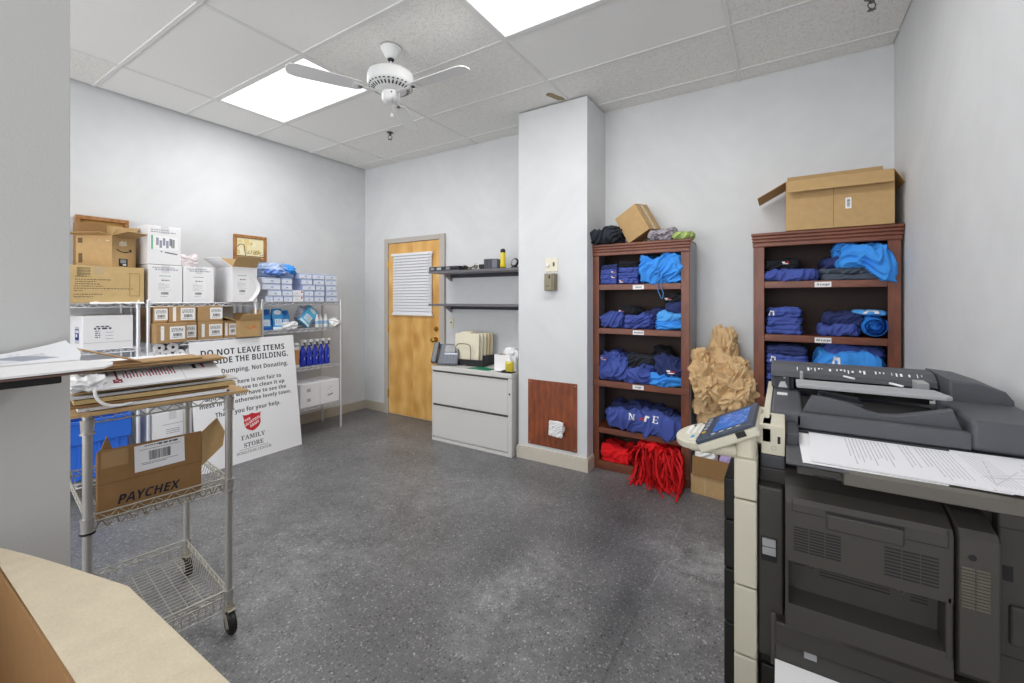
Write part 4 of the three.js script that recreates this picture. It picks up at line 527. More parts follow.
  bx('brown labelled carton at the middle of the lower row', -4.265, y2, -1.64, -1.838, 0.152, two());
  bx('brown labelled carton half hidden by the small open box, lower row', -4.265, y2, -1.842, -1.965, 0.152, [['side_strip', 0.02, 0.11, P.strip, -0.38, 0.5], ['product_label', 0.06, 0.1, P.tag, 0.05, 0.5]]);
  bx('brown labelled carton at the left end of the upper row', -4.265, y2 + 0.154, -1.34, -1.436, 0.13, [['product_label', 0.085, 0.09, P.tag, 0.05, 0.5]]);
  bx('brown labelled carton second in the upper row', -4.265, y2 + 0.154, -1.44, -1.634, 0.13, two());
  bx('brown labelled carton third in the upper row', -4.265, y2 + 0.154, -1.64, -1.83, 0.13, [['product_label', 0.095, 0.095, P.tag, 0.24, 0.5]]);
  closedBox('grey_carton', 'plain greyish carton behind the small open box on the middle rack', [-4.33, y2 + 0.154, -1.905], [0.13, 0.14, 0.2], std(0xa8a49c, 0.8), {});
  const so = openBox('open_carton', 'small open brown box with an orange smile mark on the middle rack', [-4.16, y2, -2.03], Math.PI / 2, [0.185, 0.145, 0.2], M.card, [['+z', 0.075, 0.95], ['-x', 0.1, 0.35], ['-z', 0.07, 1.3], ['+x', 0.1, 1.4]]);
  flat(so, 'orange_smile', 0.11, 0.05, print(ctex(128, 64, (g, w, h) => { g.clearRect(0, 0, w, h); g.strokeStyle = '#e8792a'; g.lineWidth = 9; g.lineCap = 'round'; g.beginPath(); g.moveTo(20, 22); g.quadraticCurveTo(64, 58, 108, 26); g.stroke(); g.beginPath(); g.moveTo(98, 14); g.lineTo(114, 18); g.lineTo(110, 34); g.stroke(); }), 0.85, true), [0, 0.085, 0.1008]);
  // rolls below
  const roll = (z, yy, k, l) => { const t = thing('paper_roll', l, 'roll', [-4.13, yy, z], 0, 'white paper rolls on the middle rack'); const g = lathe([[0.011, 0], [0.036, 0], [0.037, 0.003], [0.037, 0.28], [0.036, 0.283], [0.011, 0.283], [0.011, 0]], 28); g.rotateZ(Math.PI / 2); add(t, 'paper_winding', mv(g, 0.03, 0, 0), M.paper); const c = lathe([[0.0085, 0.004], [0.011, 0.002], [0.011, 0.27], [0.0085, 0.27], [0.0085, 0.004]], 18); c.rotateZ(Math.PI / 2); add(t, 'core_tube', mv(c, 0.03, 0, 0), std(0x6b6258, 0.8)); };
  roll(-1.345, 0.9675, 0, 'white paper roll, lower left of the rolls under the brown cartons'); roll(-1.42, 0.9675, 0, 'white paper roll, lower second of the rolls'); roll(-1.377, 1.027, 0, 'white paper roll lying on the two lower left rolls'); roll(-1.512, 0.9675, 0, 'white paper roll third in the lower row of rolls'); roll(-1.466, 1.025, 1, 'white paper roll lying on the middle lower rolls'); roll(-1.588, 0.9675, 0, 'white paper roll at the right end near the sign');
  closedBox('white_carton', 'white cardboard box on the bottom shelf of the middle rack behind the cart', [-4.27, 0.132, -1.47], [0.27, 0.38, 0.3], M.whiteBox, { prints: [['box_print', 0.16, 0.12, pp2(), 0.05, 0.62]], tape: true });
}
function pp2() { return print(ctex(128, 96, (g, w, h) => { const R = rng(44); g.clearRect(0, 0, w, h); g.fillStyle = '#8a8a94'; g.fillRect(0, 8, w, 2); for (let k = 0; k < 3; k++) scribble(g, 20, 40 + k * 12, 70, 4, R, '#99a'); }), 0.8, true); }
{ // corner rack: pale blue boxes
  const y0 = 1.379, h = 0.0575, gl = print(ctex(128, 64, (g, w, hh) => { g.fillStyle = '#dfe6f4'; g.fillRect(0, 0, w, hh); g.fillStyle = '#b9c8e8'; g.fillRect(0, 0, w, 14); g.fillStyle = '#7f95c8'; g.fillRect(56, 30, 22, 12); scribble(g, 20, 52, 60, 4, rng(3), '#a9b4cf'); }), 0.6), gw = print(ctex(128, 64, (g, w, hh) => { g.fillStyle = '#eceef4'; g.fillRect(0, 0, w, hh); g.fillStyle = '#c8434c'; g.fillRect(98, 6, 20, 22); g.fillStyle = '#9aa6c4'; g.fillRect(30, 30, 30, 6); }), 0.6);
  const pale = std(0xbcc9ea, 0.6), whiteC = std(0xe4e8f2, 0.6), rowN = ['bottom', 'second lowest', 'middle', 'second highest', 'top'];
  const rows = [ [[-2.195, -2.262, 1], [-2.266, -2.36, 1], [-2.364, -2.45, 0], [-2.455, -2.57, 2], [-2.575, -2.68, 0], [-2.685, -2.8, 0], [-2.82, -2.955, 0]], [[-2.215, -2.345, 1], [-2.35, -2.452, 0], [-2.455, -2.57, 2], [-2.575, -2.68, 0], [-2.685, -2.805, 0], [-2.822, -2.955, 0]], [[-2.16, -2.335, 1], [-2.34, -2.45, 0], [-2.56, -2.7, 0], [-2.705, -2.805, 0], [-2.822, -2.945, 0]], [[-2.16, -2.335, 1], [-2.34, -2.45, 0], [-2.545, -2.665, 0], [-2.675, -2.8, 0], [-2.815, -2.95, 1]], [[-2.52, -2.66, 0], [-2.665, -2.8, 0], [-2.82, -2.95, 1]] ];
  rows.forEach((r, j) => r.forEach(([a, b, k], i) => { const R = rng(j * 10 + i), t = thing('flat_carton', `${['pale blue', 'whitish', 'white and red'][k]} carton ${['first', 'second', 'third', 'fourth', 'fifth', 'sixth', 'seventh'][i]} from the left in the ${rowN[j]} row, corner rack`, 'carton', [-4.23, y0 + j * (h + 0.0008), (a + b) / 2], 0, 'pale blue cartons on the corner rack');
    const w = Math.abs(b - a) - 0.003; add(t, 'carton', mv(box(0.22 + R() * 0.01, h, w, 0.0025, 1), R() * 0.008, h / 2, 0), k ? whiteC : pale); flat(t, 'front_label', w * 0.96, h * 0.9, k === 2 ? gw : gl, [0.1206 + R() * 0.001 + 0.0045, h / 2, 0], [0, Math.PI / 2, 0]); }));
  const bag = garment('plastic_bag', 'clear plastic bag of blue gloves lying on the pale boxes', 'bag', std(0x9fb3d8, 0.35), [-4.22, y0 + 4 * (h + 0.0008), -2.33], { w: 0.22, h: 0.13, d: 0.38, seed: 11, amp: 0.011, f: 17, n: 1.4, round: 0.7 }); add(bag.t, 'blue_contents', mv(cloth({ w: 0.16, h: 0.1, d: 0.14, seed: 12, amp: 0.009, f: 17, n: 1.4, round: 0.7 }), 0.045, 0.03, -0.1), M.blue); add(bag.t, 'blue_contents', mv(cloth({ w: 0.14, h: 0.05, d: 0.2, seed: 15, amp: 0.01, f: 17, n: 1.4, round: 0.7 }), 0.055, 0.02, 0.04), std(0x5c83cc, 0.5));
  // pouches on the second shelf
  const y1 = 1.109, pouchT = (c0, c1) => print(ctex(96, 192, (g, w, hh) => { g.fillStyle = c0; g.fillRect(0, 0, w, hh); g.fillStyle = c1; g.beginPath(); g.ellipse(48, 34, 34, 22, 0, 0, 7); g.fill(); g.fillStyle = '#e8eef6'; g.fillRect(14, 96, 68, 58); const R = rng(2); for (let k = 0; k < 4; k++) scribble(g, 22, 104 + k * 12, 48, 5, R, '#4a86c2'); g.fillStyle = c1; g.fillRect(0, 168, w, 24); }), 0.3);
  const pouch = (l, z, w, hh, ang, mat, x = -4.19, tex) => { const t = thing('refill_pouch', l, 'pouch', [x, y1, z], 0, 'blue refill pouches on the corner rack'); const g = new THREE.BoxGeometry(2, 2, 2, 10, 16, 12), p = g.attributes.position; for (let i = 0; i < p.count; i++) { const yy = (p.getY(i) + 1) / 2, th = 0.035 * Math.sqrt(Math.max(0, 1 - yy)) + 0.003, zz = p.getZ(i) * w / 2 * (0.94 + 0.06 * Math.cos(yy * 9)); p.setXYZ(i, p.getX(i) * th * (1 - 0.35 * p.getZ(i) ** 2) + 0.006 * N(yy * 9, zz * 30, w * 50), yy * hh, zz); } g.computeVertexNormals(); rot(g, 0, 0, 0.08); rot(g, ang); const m = add(t, 'pouch_film', g, [tex || mat, mat, mat, mat, mat, mat]); g.groups.forEach((q) => { q.materialIndex = q.materialIndex === 0 ? 0 : 1; }); if (ang) { g.computeBoundingBox(); m.position.y = -g.boundingBox.min.y; } return t; };
  const b0 = phy(0x2f8fd6, 0.25, { clearcoat: 0.5 }), b1 = phy(0x4fb0e6, 0.25, { clearcoat: 0.5 }), t0 = pouchT('#2f8fd6', '#1d62b8'), t1 = pouchT('#3fa0e0', '#f0f6fc'), t2 = pouchT('#5cc0ea', '#d8f0fa');
  pouch('blue refill pouch at the left end of the second shelf, corner rack', -2.235, 0.095, 0.2, 0, b0, -4.19, t0); pouch('blue refill pouch with white cap print, second from the left on the corner rack', -2.345, 0.105, 0.205, 0, b0, -4.185, t1); pouch('dark blue refill pouch behind the crumpled white wrap', -2.45, 0.09, 0.18, 0.1, phy(0x2b6fb8, 0.3, {}), -4.22, t0); pouch('light blue refill pouch lying tilted on the corner rack', -2.6, 0.13, 0.21, -0.75, b1, -4.18, t2);
  garment('wrapper', 'crumpled white wrapper between the blue pouches', 'wrapper', M.paper, [-4.15, y1, -2.45], { w: 0.08, h: 0.08, d: 0.12, seed: 31, amp: 0.016, f: 26, n: 2, round: 0.5 }); garment('plastic_bag', 'crumpled clear plastic bag behind the tilted pouch', 'bag', std(0xc9cbd6, 0.3), [-4.28, y1, -2.72], { w: 0.14, h: 0.19, d: 0.2, seed: 32, amp: 0.02, f: 18, n: 1.6, round: 0.7 });
  for (let k = 0; k < 3; k++) { const t = thing('small_bottle', `small white bottle with pale blue label, ${['left', 'middle', 'right'][k]} of three right of the pouches`, 'bottle', [-4.17 - (k === 1 ? 0.02 : 0), y1, -2.76 - k * 0.05], 0, 'small white bottles on the corner rack'); add(t, 'bottle_body', lathe([[0, 0], [0.021, 0], [0.023, 0.006], [0.023, 0.085], [0.012, 0.105], [0.011, 0.115], [0, 0.115]], 20), M.white); add(t, 'bottle_cap', cyl(0.012, 0.01, 0.025, 14, 0.114), M.white); add(t, 'bottle_label', cyl(0.0236, 0.0236, 0.035, 20, 0.035), std(0x9cc6ea, 0.5)); }
  garment('plastic_packet', 'white plastic packet at the right end of the second shelf, corner rack', 'packet', M.white, [-4.16, y1, -2.955], { w: 0.12, h: 0.08, d: 0.11, seed: 33, amp: 0.012, f: 20, n: 1.6, round: 0.8 });
  // spray bottles
  const y2 = 0.714, spL = print(ctex(64, 96, (g, w, hh) => { g.clearRect(0, 0, w, hh); g.fillStyle = '#9fb4ec'; g.beginPath(); g.moveTo(22, 30); g.lineTo(40, 24); g.lineTo(36, 44); g.lineTo(46, 58); g.lineTo(30, 76); g.lineTo(28, 50); g.fill(); }), 0.4, true);
  const spray = (k) => { const t = thing('spray_bottle', `blue spray bottle with white trigger, ${['leftmost', 'second', 'third', 'fourth', 'rightmost'][k]} of the five on the corner rack`, 'spray bottle', [-4.19, y2, -2.612 - k * 0.069], 0, 'blue spray bottles'); const g = lathe([[0, 0], [0.028, 0], [0.032, 0.006], [0.033, 0.07], [0.029, 0.1], [0.031, 0.13], [0.028, 0.16], [0.016, 0.195], [0.0135, 0.205], [0.0135, 0.22], [0, 0.22]], 24); g.scale(0.85, 1, 1); add(t, 'bottle_body', g, M.sprayBlue); flat(t, 'bottle_print', 0.035, 0.06, spL, [0.0285, 0.08, 0], [0, Math.PI / 2, 0]);
    add(t, 'sprayer_collar', cyl(0.016, 0.015, 0.02, 16, 0.218), M.white); add(t, 'sprayer_head', merge([mv(rot(box(0.062, 0.03, 0.024, 0.006), 0, 0, 0.12), 0.012, 0.258, 0), mv(rot(box(0.03, 0.02, 0.018, 0.004), 0, 0, 0), 0.046, 0.262, 0)]), M.white); add(t, 'trigger', mv(rot(box(0.008, 0.05, 0.014, 0.003), 0, 0, 0.4), 0.034, 0.228, 0), std(0x2b3350, 0.5)); };
  for (let k = 0; k < 5; k++) spray(k);
  const cn = thing('wipes_canister', 'white canister with an orange label beside the blue spray bottles', 'canister', [-4.19, y2, -2.535]); add(cn, 'canister_body', lathe([[0, 0], [0.033, 0], [0.035, 0.004], [0.035, 0.215], [0, 0.215]], 24), M.white); add(cn, 'canister_label', cyl(0.0355, 0.0355, 0.15, 24, 0.03), std(0xc98f5e, 0.5)); add(cn, 'canister_lid', lathe([[0.0, 0.25], [0.02, 0.25], [0.03, 0.243], [0.036, 0.232], [0.036, 0.215], [0, 0.215]], 24), M.white);
  // white cartons at the bottom
  const mk = print(ctex(128, 128, (g, w, hh) => { const R = rng(6); g.clearRect(0, 0, w, hh); for (let k = 0; k < 9; k++) { g.fillStyle = '#8b90a8'; g.fillRect(36 + R() * 40, 14 + R() * 60, 4 + R() * 10, 3); } g.save(); g.translate(40, 92); g.rotate(-0.2); scribble(g, 0, 0, 50, 12, R, '#333a4a', 0.05); g.restore(); }), 0.8, true), pl = print(ctex(96, 128, (g, w, hh) => { g.clearRect(0, 0, w, hh); g.fillStyle = 'rgba(170,174,184,.5)'; g.fillRect(20, 16, 30, 24); g.fillRect(20, 88, 30, 24); }), 0.8, true);
  closedBox('white_carton', 'plain white carton next to the sign on the bottom shelf of the corner rack', [-4.275, 0.302, -2.655], [0.215, 0.235, 0.3], M.whiteBox, { prints: [['faint_marks', 0.13, 0.18, pl, 0, 0.5]] }); closedBox('white_carton', 'white carton with handwriting at the far end of the bottom shelf', [-4.275, 0.302, -2.882], [0.225, 0.235, 0.3], M.whiteBox, { prints: [['handwriting', 0.15, 0.15, mk, 0, 0.5]] });
}
{ // framed picture
  const p = thing('picture_frame', 'small wooden framed pale yellow picture on the left wall', 'picture', [XL, 1.925, -2.29]); const a = -2.13, b = -2.449, y0 = 1.798, y1 = 2.05, e = 0.03, X = XL;
  addW(p, 'frame_moulding', merge([B(X, X + 0.022, y1 - e, y1, b, a, 0.005), B(X, X + 0.022, y0, y0 + e, b, a, 0.005), B(X, X + 0.022, y0 + e, y1 - e, a - e, a, 0.005), B(X, X + 0.022, y0 + e, y1 - e, b, b + e, 0.005)]), M.oak);
  flat(p, 'picture_print', Math.abs(a - b) - 2 * e + 0.004, y1 - y0 - 2 * e + 0.004, print(ctex(256, 192, (g, w, h) => { g.fillStyle = '#efe3b6'; g.fillRect(0, 0, w, h); const R = rng(15); for (let k = 0; k < 10; k++) { g.fillStyle = ['#e3cf8f', '#d8c07a', '#f5eccb'][k % 3]; g.fillRect(R() * w, R() * h * 0.7, 14 + R() * 40, 20 + R() * 50); } g.strokeStyle = '#3c3426'; g.lineWidth = 6; g.beginPath(); g.arc(44, 100, 34, 3.3, 5.8); g.stroke(); g.beginPath(); g.moveTo(70, 80); g.lineTo(84, 190); g.stroke(); g.lineWidth = 3; for (let k = 0; k < 7; k++) { g.beginPath(); g.arc(100 + k * 22, 150 - (k % 3) * 10, 8 + R() * 8, 0, 5); g.stroke(); } g.fillStyle = '#4a3e28'; g.fillRect(0, 176, w, 10); }), 0.5), [0.011, 0, 0], [0, Math.PI / 2, 0]);
}
// ---------------------------------------------------------------- leaning sign
{
  const W = 0.89, Hh = 1.064, lean = Math.atan(0.145 / 1.055), tex = ctex(1024, 1224, (g, w, h) => {
    g.fillStyle = '#f3f4f7'; g.fillRect(0, 0, w, h); g.fillStyle = '#2b2c30'; const line = (s, y, px, wd, x = 500) => { g.font = `bold ${px}px sans-serif`; g.textAlign = 'center'; g.fillText(s, x, y, wd); };
    line('DO NOT LEAVE ITEMS', 146, 82, 830); line('OUTSIDE THE BUILDING.', 228, 82, 900); line('This Is Dumping, Not Donating.', 326, 60, 880);
    line('Dumping here is not fair to', 446, 54, 720); line('those who have to clean it up', 510, 54, 780); line('and those who have to see the', 572, 54, 800); line('mess in our otherwise lovely town.', 634, 54, 900); line('Thank you for your help.', 735, 58, 640); g.translate(0, -88);
    g.fillStyle = '#c9252f'; g.beginPath(); g.moveTo(425, 856); g.quadraticCurveTo(470, 874, 515, 850); g.quadraticCurveTo(560, 874, 606, 856); g.quadraticCurveTo(590, 900, 598, 950); g.quadraticCurveTo(590, 1005, 515, 1030); g.quadraticCurveTo(440, 1005, 432, 950); g.quadraticCurveTo(440, 900, 425, 856); g.fill();
    g.fillStyle = '#fff'; g.save(); g.translate(515, 940); g.rotate(-0.38); g.font = 'bold 34px sans-serif'; g.fillText('THE', -30, -34); g.font = 'bold 38px sans-serif'; g.fillText('SALVATION', 0, 6, 168); g.fillText('ARMY', 10, 44, 100); g.restore();
    g.fillStyle = '#3a3b40'; g.font = '58px serif'; g.font = 'bold 58px serif'; g.fillText('FAMILY', 515, 1100, 240); g.fillText('STORE', 515, 1176, 220); g.fillRect(370, 1192, 290, 3); g.font = '36px serif'; g.fillText('DONATION CENTER', 515, 1236, 380);
  });
  const t = thing('sign_board', 'white donation sign board leaning against the wire racks', 'sign', [-3.946, 0, -2.012]);
  const g = new THREE.BoxGeometry(W, Hh, 0.008); g.translate(0, Hh / 2, -0.004); g.rotateX(-lean); g.rotateY(Math.PI / 2); g.translate(0, 0, 0);
  const wm = std(0xe9eaee, 0.5), m = add(t, 'panel', g, [wm, wm, wm, wm, print(tex, 0.45), wm]); m.rotation.y = 0.02;
}
// ---------------------------------------------------------------- wire cart with its load
const CART = [-2.3145, 0, -0.7315], CT = -0.1213;
{
  const t = thing('wire_cart', 'rolling chrome wire cart loaded with flattened cardboard', 'cart', CART, CT);
  const hx = 0.3, hz = 0.215, postM = std(0xb5b2ae, 0.32, { metalness: 0.65 }), wireM = std(0xb9b5aa, 0.34, { metalness: 0.6 }), rustM = std(0x9c8a6c, 0.5, { metalness: 0.5 });
  for (const sx of [-1, 1]) for (const sz of [-1, 1]) {
    const l = [cyl(0.0135, 0.0135, 0.9, 16, 0.115), mv(lathe([[0, 0.008], [0.01, 0.006], [0.0135, 0]], 12), 0, 1.015, 0)]; for (let k = 0; k < 34; k++) l.push(cyl(0.0141, 0.0141, 0.0022, 16, 0.13 + k * 0.0263));
    const p = add(t, 'post', mv(merge(l), sx * hx, 0, sz * hz), postM); for (const y of [0.94, 0.598, 0.13]) add(p, 'collar', mv(merge([cyl(0.0165, 0.0195, 0.048, 16, y), cyl(0.0205, 0.0205, 0.006, 16, y - 0.004)]), sx * hx, 0, sz * hz), postM);
    const c = add(t, 'caster', mv(merge([cyl(0.02, 0.02, 0.012, 16, 0.103), mv(box(0.05, 0.008, 0.03, 0.003), 0.012, 0.1, 0), mv(rot(box(0.03, 0.075, 0.003, 0.001), 0, 0, 0.5), 0.018, 0.066, 0.017), mv(rot(box(0.03, 0.075, 0.003, 0.001), 0, 0, 0.5), 0.018, 0.066, -0.017)]), sx * hx, 0, sz * hz), std(0xb9b2a4, 0.35, { metalness: 0.7 }));
    const w = lathe([[0.012, -0.013], [0.04, -0.013], [0.046, -0.008], [0.046, 0.008], [0.04, 0.013], [0.012, 0.013]], 24); w.rotateX(Math.PI / 2); add(c, 'wheel', mv(w, sx * hx + 0.02, 0.046, sz * hz), M.black, 'black rubber wheel'); add(c, 'brake_hoop', mv(tube([[0.03, 0.1, 0.02], [0.065, 0.095, 0.02], [0.078, 0.06, 0.02], [0.062, 0.03, 0.02]], 0.004, 14), sx * hx, 0, sz * hz), M.black);
  }
  const shelf = (y, drop, deckY) => {
    const l = [], zig = (a, b, n) => { for (let k = 0; k < n; k++) { const f = (s) => [a[0] + (b[0] - a[0]) * s, 0, a[2] + (b[2] - a[2]) * s], p = f(k / n), q = f((k + 0.5) / n), r = f((k + 1) / n); l.push(rod([p[0], y - 0.024, p[2]], [q[0], y, q[2]], 0.0018, 5), rod([q[0], y, q[2]], [r[0], y - 0.024, r[2]], 0.0018, 5)); } };
    const cs = [[hx, 0, hz], [hx, 0, -hz], [-hx, 0, -hz], [-hx, 0, hz]]; cs.forEach((a, i) => { const b = cs[(i + 1) % 4]; for (const d of [0, 0.024]) l.push(rod([a[0], y - d, a[2]], [b[0], y - d, b[2]], 0.003)); zig(a, b, i % 2 ? 11 : 8); });
    const s = add(t, 'shelf_frame', merge(l), wireM);
    const w = [], n = 22, e = drop ? 0.012 : 0; for (let k = 1; k < n; k++) { const x = -hx + 2 * hx * k / n; w.push(rod([x, deckY, -hz + e], [x, deckY, hz - e], 0.0017, 5)); if (drop) for (const sz of [-1, 1]) w.push(rod([x, deckY, sz * (hz - e)], [x, y - 0.012, sz * hz], 0.0017, 5)); }
    for (let k = 1; k < 8; k++) { const z = -hz + 2 * hz * k / 8; w.push(rod([-hx + e, deckY - 0.003, z], [hx - e, deckY - 0.003, z], 0.0019, 5)); }
    if (drop) for (let k = 1; k < 16; k++) { const z = -hz + 2 * hz * k / 16; for (const sx of [-1, 1]) w.push(rod([sx * (hx - e), deckY - 0.003, z], [sx * hx, y - 0.012, z], 0.0017, 5)); }
    if (drop) for (const [a, b] of [[[hx, hz], [hx, -hz]], [[-hx, hz], [-hx, -hz]]]) w.push(rod([a[0], deckY - 0.003, a[1]], [b[0], deckY - 0.003, b[1]], 0.002, 5));
    add(s, 'wire_deck', merge(w), drop ? wireM : wireM);
    if (y < 0.7 && y > 0.5) { const v = []; for (let k = 0; k < 12; k++) { const a = hz - 2 * hz * k / 12, b = hz - 2 * hz * (k + 0.5) / 12, c = hz - 2 * hz * (k + 1) / 12; v.push(rod([hx, y - 0.024, a], [hx - 0.012, y - 0.062, b], 0.0017, 5), rod([hx - 0.012, y - 0.062, b], [hx, y - 0.024, c], 0.0017, 5)); } add(s, 'hanging_wires', merge(v), rustM); }
  };
  shelf(0.998, false, 1.001); shelf(0.652, true, 0.6); shelf(0.176, true, 0.1);
  add(t, 'cable_tie', mv(lathe([[0.0215, 0], [0.0225, 0.004], [0.0215, 0.008]], 18), hx, 0.592, hz), M.black);
}
{ // flattened carton standing upright on the middle shelf; own axes as the cart, front to +x
  const t = thing('printed_carton', 'brown carton with large dark lettering standing upright on the cart', 'box', [CART[0] + 0.245, 0.606, CART[2] + 0.055], CT), bent = (pts, f) => { const g = ext(pts, 0.005, 0.001); f(g); return g; };
  add(t, 'front_panel', mv(rot(ext([[-0.155, 0], [0.16, 0], [0.16, 0.25], [0.152, 0.252], [-0.155, 0.252]].map(([x, y]) => [-x, y]), 0.006, 0.001), 0, Math.PI / 2), 0, 0, 0), M.cardDark);
  add(t, 'rear_panel', mv(rot(ext([[-0.16, 0], [0.15, 0], [0.15, 0.235], [-0.16, 0.235]], 0.006, 0.001), 0, Math.PI / 2), -0.018, 0, 0), M.cardDark);
  add(t, 'side_flap', bent([[0, 0.105], [0.105, 0.155], [0.115, 0.215], [0.075, 0.285], [0.0, 0.245]], (g) => { g.rotateY(Math.PI / 2 + 0.5); g.translate(-0.004, 0, -0.157); }), M.card); add(t, 'side_flap', bent([[-0.155, 0.1], [-0.15, 0.25], [-0.132, 0.3], [-0.118, 0.25], [-0.12, 0.1]], (g) => { g.rotateY(Math.PI / 2); g.translate(-0.01, 0, 0); }), M.cardDark);
  flat(t, 'lettering', 0.235, 0.05, print(ctex(512, 100, (g) => { g.clearRect(0, 0, 512, 100); g.fillStyle = '#1a1f33'; g.font = 'italic bold 92px sans-serif'; g.fillText('PAYCHEX', 8, 84, 486); g.fillRect(40, 20, 2, 2); }), 0.8, true), [0.0042, 0.06, -0.005], [0, Math.PI / 2, 0], 'dark printed name'); flat(t, 'shipping_label', 0.155, 0.1, P.ship, [0.0044, 0.195, -0.02], [0, Math.PI / 2, 0.02]);
  flat(t, 'crease', 0.31, 0.0025, std(0x7c5b38, 0.9), [0.004, 0.128, 0], [0, Math.PI / 2, 0]); flat(t, 'clear_tape', 0.075, 0.06, phy(0xa98659, 0.15, { clearcoat: 0.6 }), [0.004, 0.215, 0.112], [0, Math.PI / 2, 0]);
}
{ // flattened cardboard on top; own axes as the cart: +x to the camera side, -z to the far right
  const Y0 = 1.0035, sh = (name, label, y, w, d, th, mat, o = {}) => { const t = thing(name, label, o.cat || 'cardboard', [CART[0] + 0, y, CART[2]], CT + (o.turn || 0), 'flattened boxes on the cart'); const g = sheet(14, 14, th, (u, v) => { const x = (u - 0.5) * w + (o.x || 0), z = (0.5 - v) * d + (o.z || 0); return [x, th + (o.bend ? o.bend(u, v) : 0) + 0.0015 * N(u * 3 + y * 40, v * 3, y * 9), z]; }); add(t, 'flat_panel', g, mat); if (o.more) o.more(t, th); return t; };
  const fold = (th, mat, x, z, w, d, rx, rz) => (t) => { const g = box(w, 0.004, d, 0.001, 1); g.rotateZ(rz || 0); g.rotateX(rx || 0); add(t, 'folded_flap', mv(g, x, th + 0.006, z), mat); };
  sh('flattened_box', 'flattened brown box at the very bottom of the cart pile', Y0, 0.62, 0.555, 0.011, M.kraftBox, { x: 0.015, z: 0.0, turn: 0.02 });
  sh('flattened_box', 'flattened white-edged box second from the bottom of the pile', Y0 + 0.015, 0.6, 0.44, 0.012, M.whiteBox, { x: 0.015, z: 0.01, turn: -0.03 });
  sh('flattened_box', 'flattened brown box third from the bottom of the pile', Y0 + 0.03, 0.59, 0.47, 0.007, M.cardDark, { x: 0.02, z: 0.03, turn: 0.02 });
  sh('flattened_box', 'golden padded brown sheet in the middle of the cart pile', Y0 + 0.041, 0.6, 0.48, 0.015, M.cardLight, { x: 0.015, z: -0.0, turn: -0.03 });
  sh('flattened_box', 'flattened pale grey box in the middle of the cart pile', Y0 + 0.06, 0.58, 0.52, 0.008, std(0xc9c8c6, 0.8), { x: 0.02, z: 0.02, turn: 0.02 });
  sh('flattened_box', 'flattened brown box under the white printed one', Y0 + 0.072, 0.56, 0.46, 0.006, M.card, { x: 0.01, z: 0.02 });
  // the white printed box: its front flap slopes to the camera
  const redT = print(ctex(512, 160, (g, w, h) => { g.fillStyle = '#eff0f3'; g.fillRect(0, 0, w, h); const R = rng(5); g.fillStyle = '#8e1f3c'; g.fillRect(84, 8, 8, 110); g.fillRect(56, 10, 4, 60); g.save(); g.translate(70, 108); g.fillRect(0, 0, 34, 26); g.fillStyle = '#eff0f3'; g.fillRect(8, 6, 10, 6); g.fillRect(20, 14, 8, 6); g.restore(); g.fillStyle = '#9a3350'; for (let k = 0; k < 17; k++) { const hh = 26 + R() * 46 + (k === 3 || k === 4 ? 30 : 0); g.fillRect(112 + k * 12.5, 96 - hh * 0.9 + (k % 3) * 4, 5, hh); } g.fillStyle = '#2a2c38'; g.fillRect(400, 36, 16, 46); g.fillRect(392, 36, 30, 8); g.fillStyle = '#b8455c'; g.fillRect(442, 34, 12, 46); g.fillRect(434, 34, 28, 7); g.fillStyle = '#c9cad2'; g.fillRect(346, 0, 3, h); }), 0.7);
  const wb = sh('flattened_box', 'flattened white box with dark red printing on its sloping flap', Y0 + 0.083, 0.44, 0.4, 0.05, M.whiteBox, { x: -0.03, z: 0.01 });
  { const fy = (v, e) => 0.057 - v * 0.052 + e + 0.004 * Math.sin(v * 3), f = add(wb, 'printed_flap', sheet(6, 20, 0.005, (u, v) => [0.185 + u * 0.14, fy(u, 0), 0.2 - v * 0.385]), M.whiteBox); const p = grid(20, 6, (u, v) => [0.185 + (1 - v) * 0.14, fy(1 - v, 0.0012), 0.2 - u * 0.385]); add(f, 'red_print', p, redT); }
  sh('flattened_box', 'flattened grey-brown box above the white printed one', Y0 + 0.14, 0.22, 0.44, 0.005, std(0x9b8c7a, 0.85, { map: T.card }), { x: 0.15, z: 0.03, turn: 0.05 });
  sh('flattened_box', 'flattened brown box with a long pointed end near the top of the pile', Y0 + 0.148, 0.15, 0.46, 0.008, M.carton, { x: 0.195, z: 0.01, turn: -0.05 });
  const tp = sh('flattened_box', 'topmost flattened brown box with a raised flap on the cart pile', Y0 + 0.159, 0.13, 0.36, 0.005, M.carton, { x: 0.205, z: 0.06, turn: 0.05 }); { const g = box(0.13, 0.004, 0.17, 0.001, 1); g.rotateX(-0.34); add(tp, 'raised_flap', mv(g, 0.205, 0.036, 0.16), M.carton); }
  const wr = thing('plastic_wrap', 'crumpled white plastic wrap at the left of the cart pile', 'wrap', [CART[0], Y0 + 0.082, CART[2]], CT); add(wr, 'film', mv(cloth({ w: 0.13, h: 0.05, d: 0.085, seed: 21, amp: 0.012, f: 36, n: 2.4, round: 0.35 }), 0.255, 0, 0.215), M.paper);
  const st = thing('plastic_strap', 'white plastic strap hanging down the front of the cart pile', 'strap', [CART[0], Y0, CART[2]], CT); add(st, 'strap_band', merge([tube([[0.29, 0.1, 0.2], [0.325, 0.085, 0.2], [0.329, 0.06, 0.195], [0.332, 0.035, 0.175], [0.333, 0.024, 0.14], [0.328, 0.026, 0.1]], 0.005, 40)]), M.white);
}
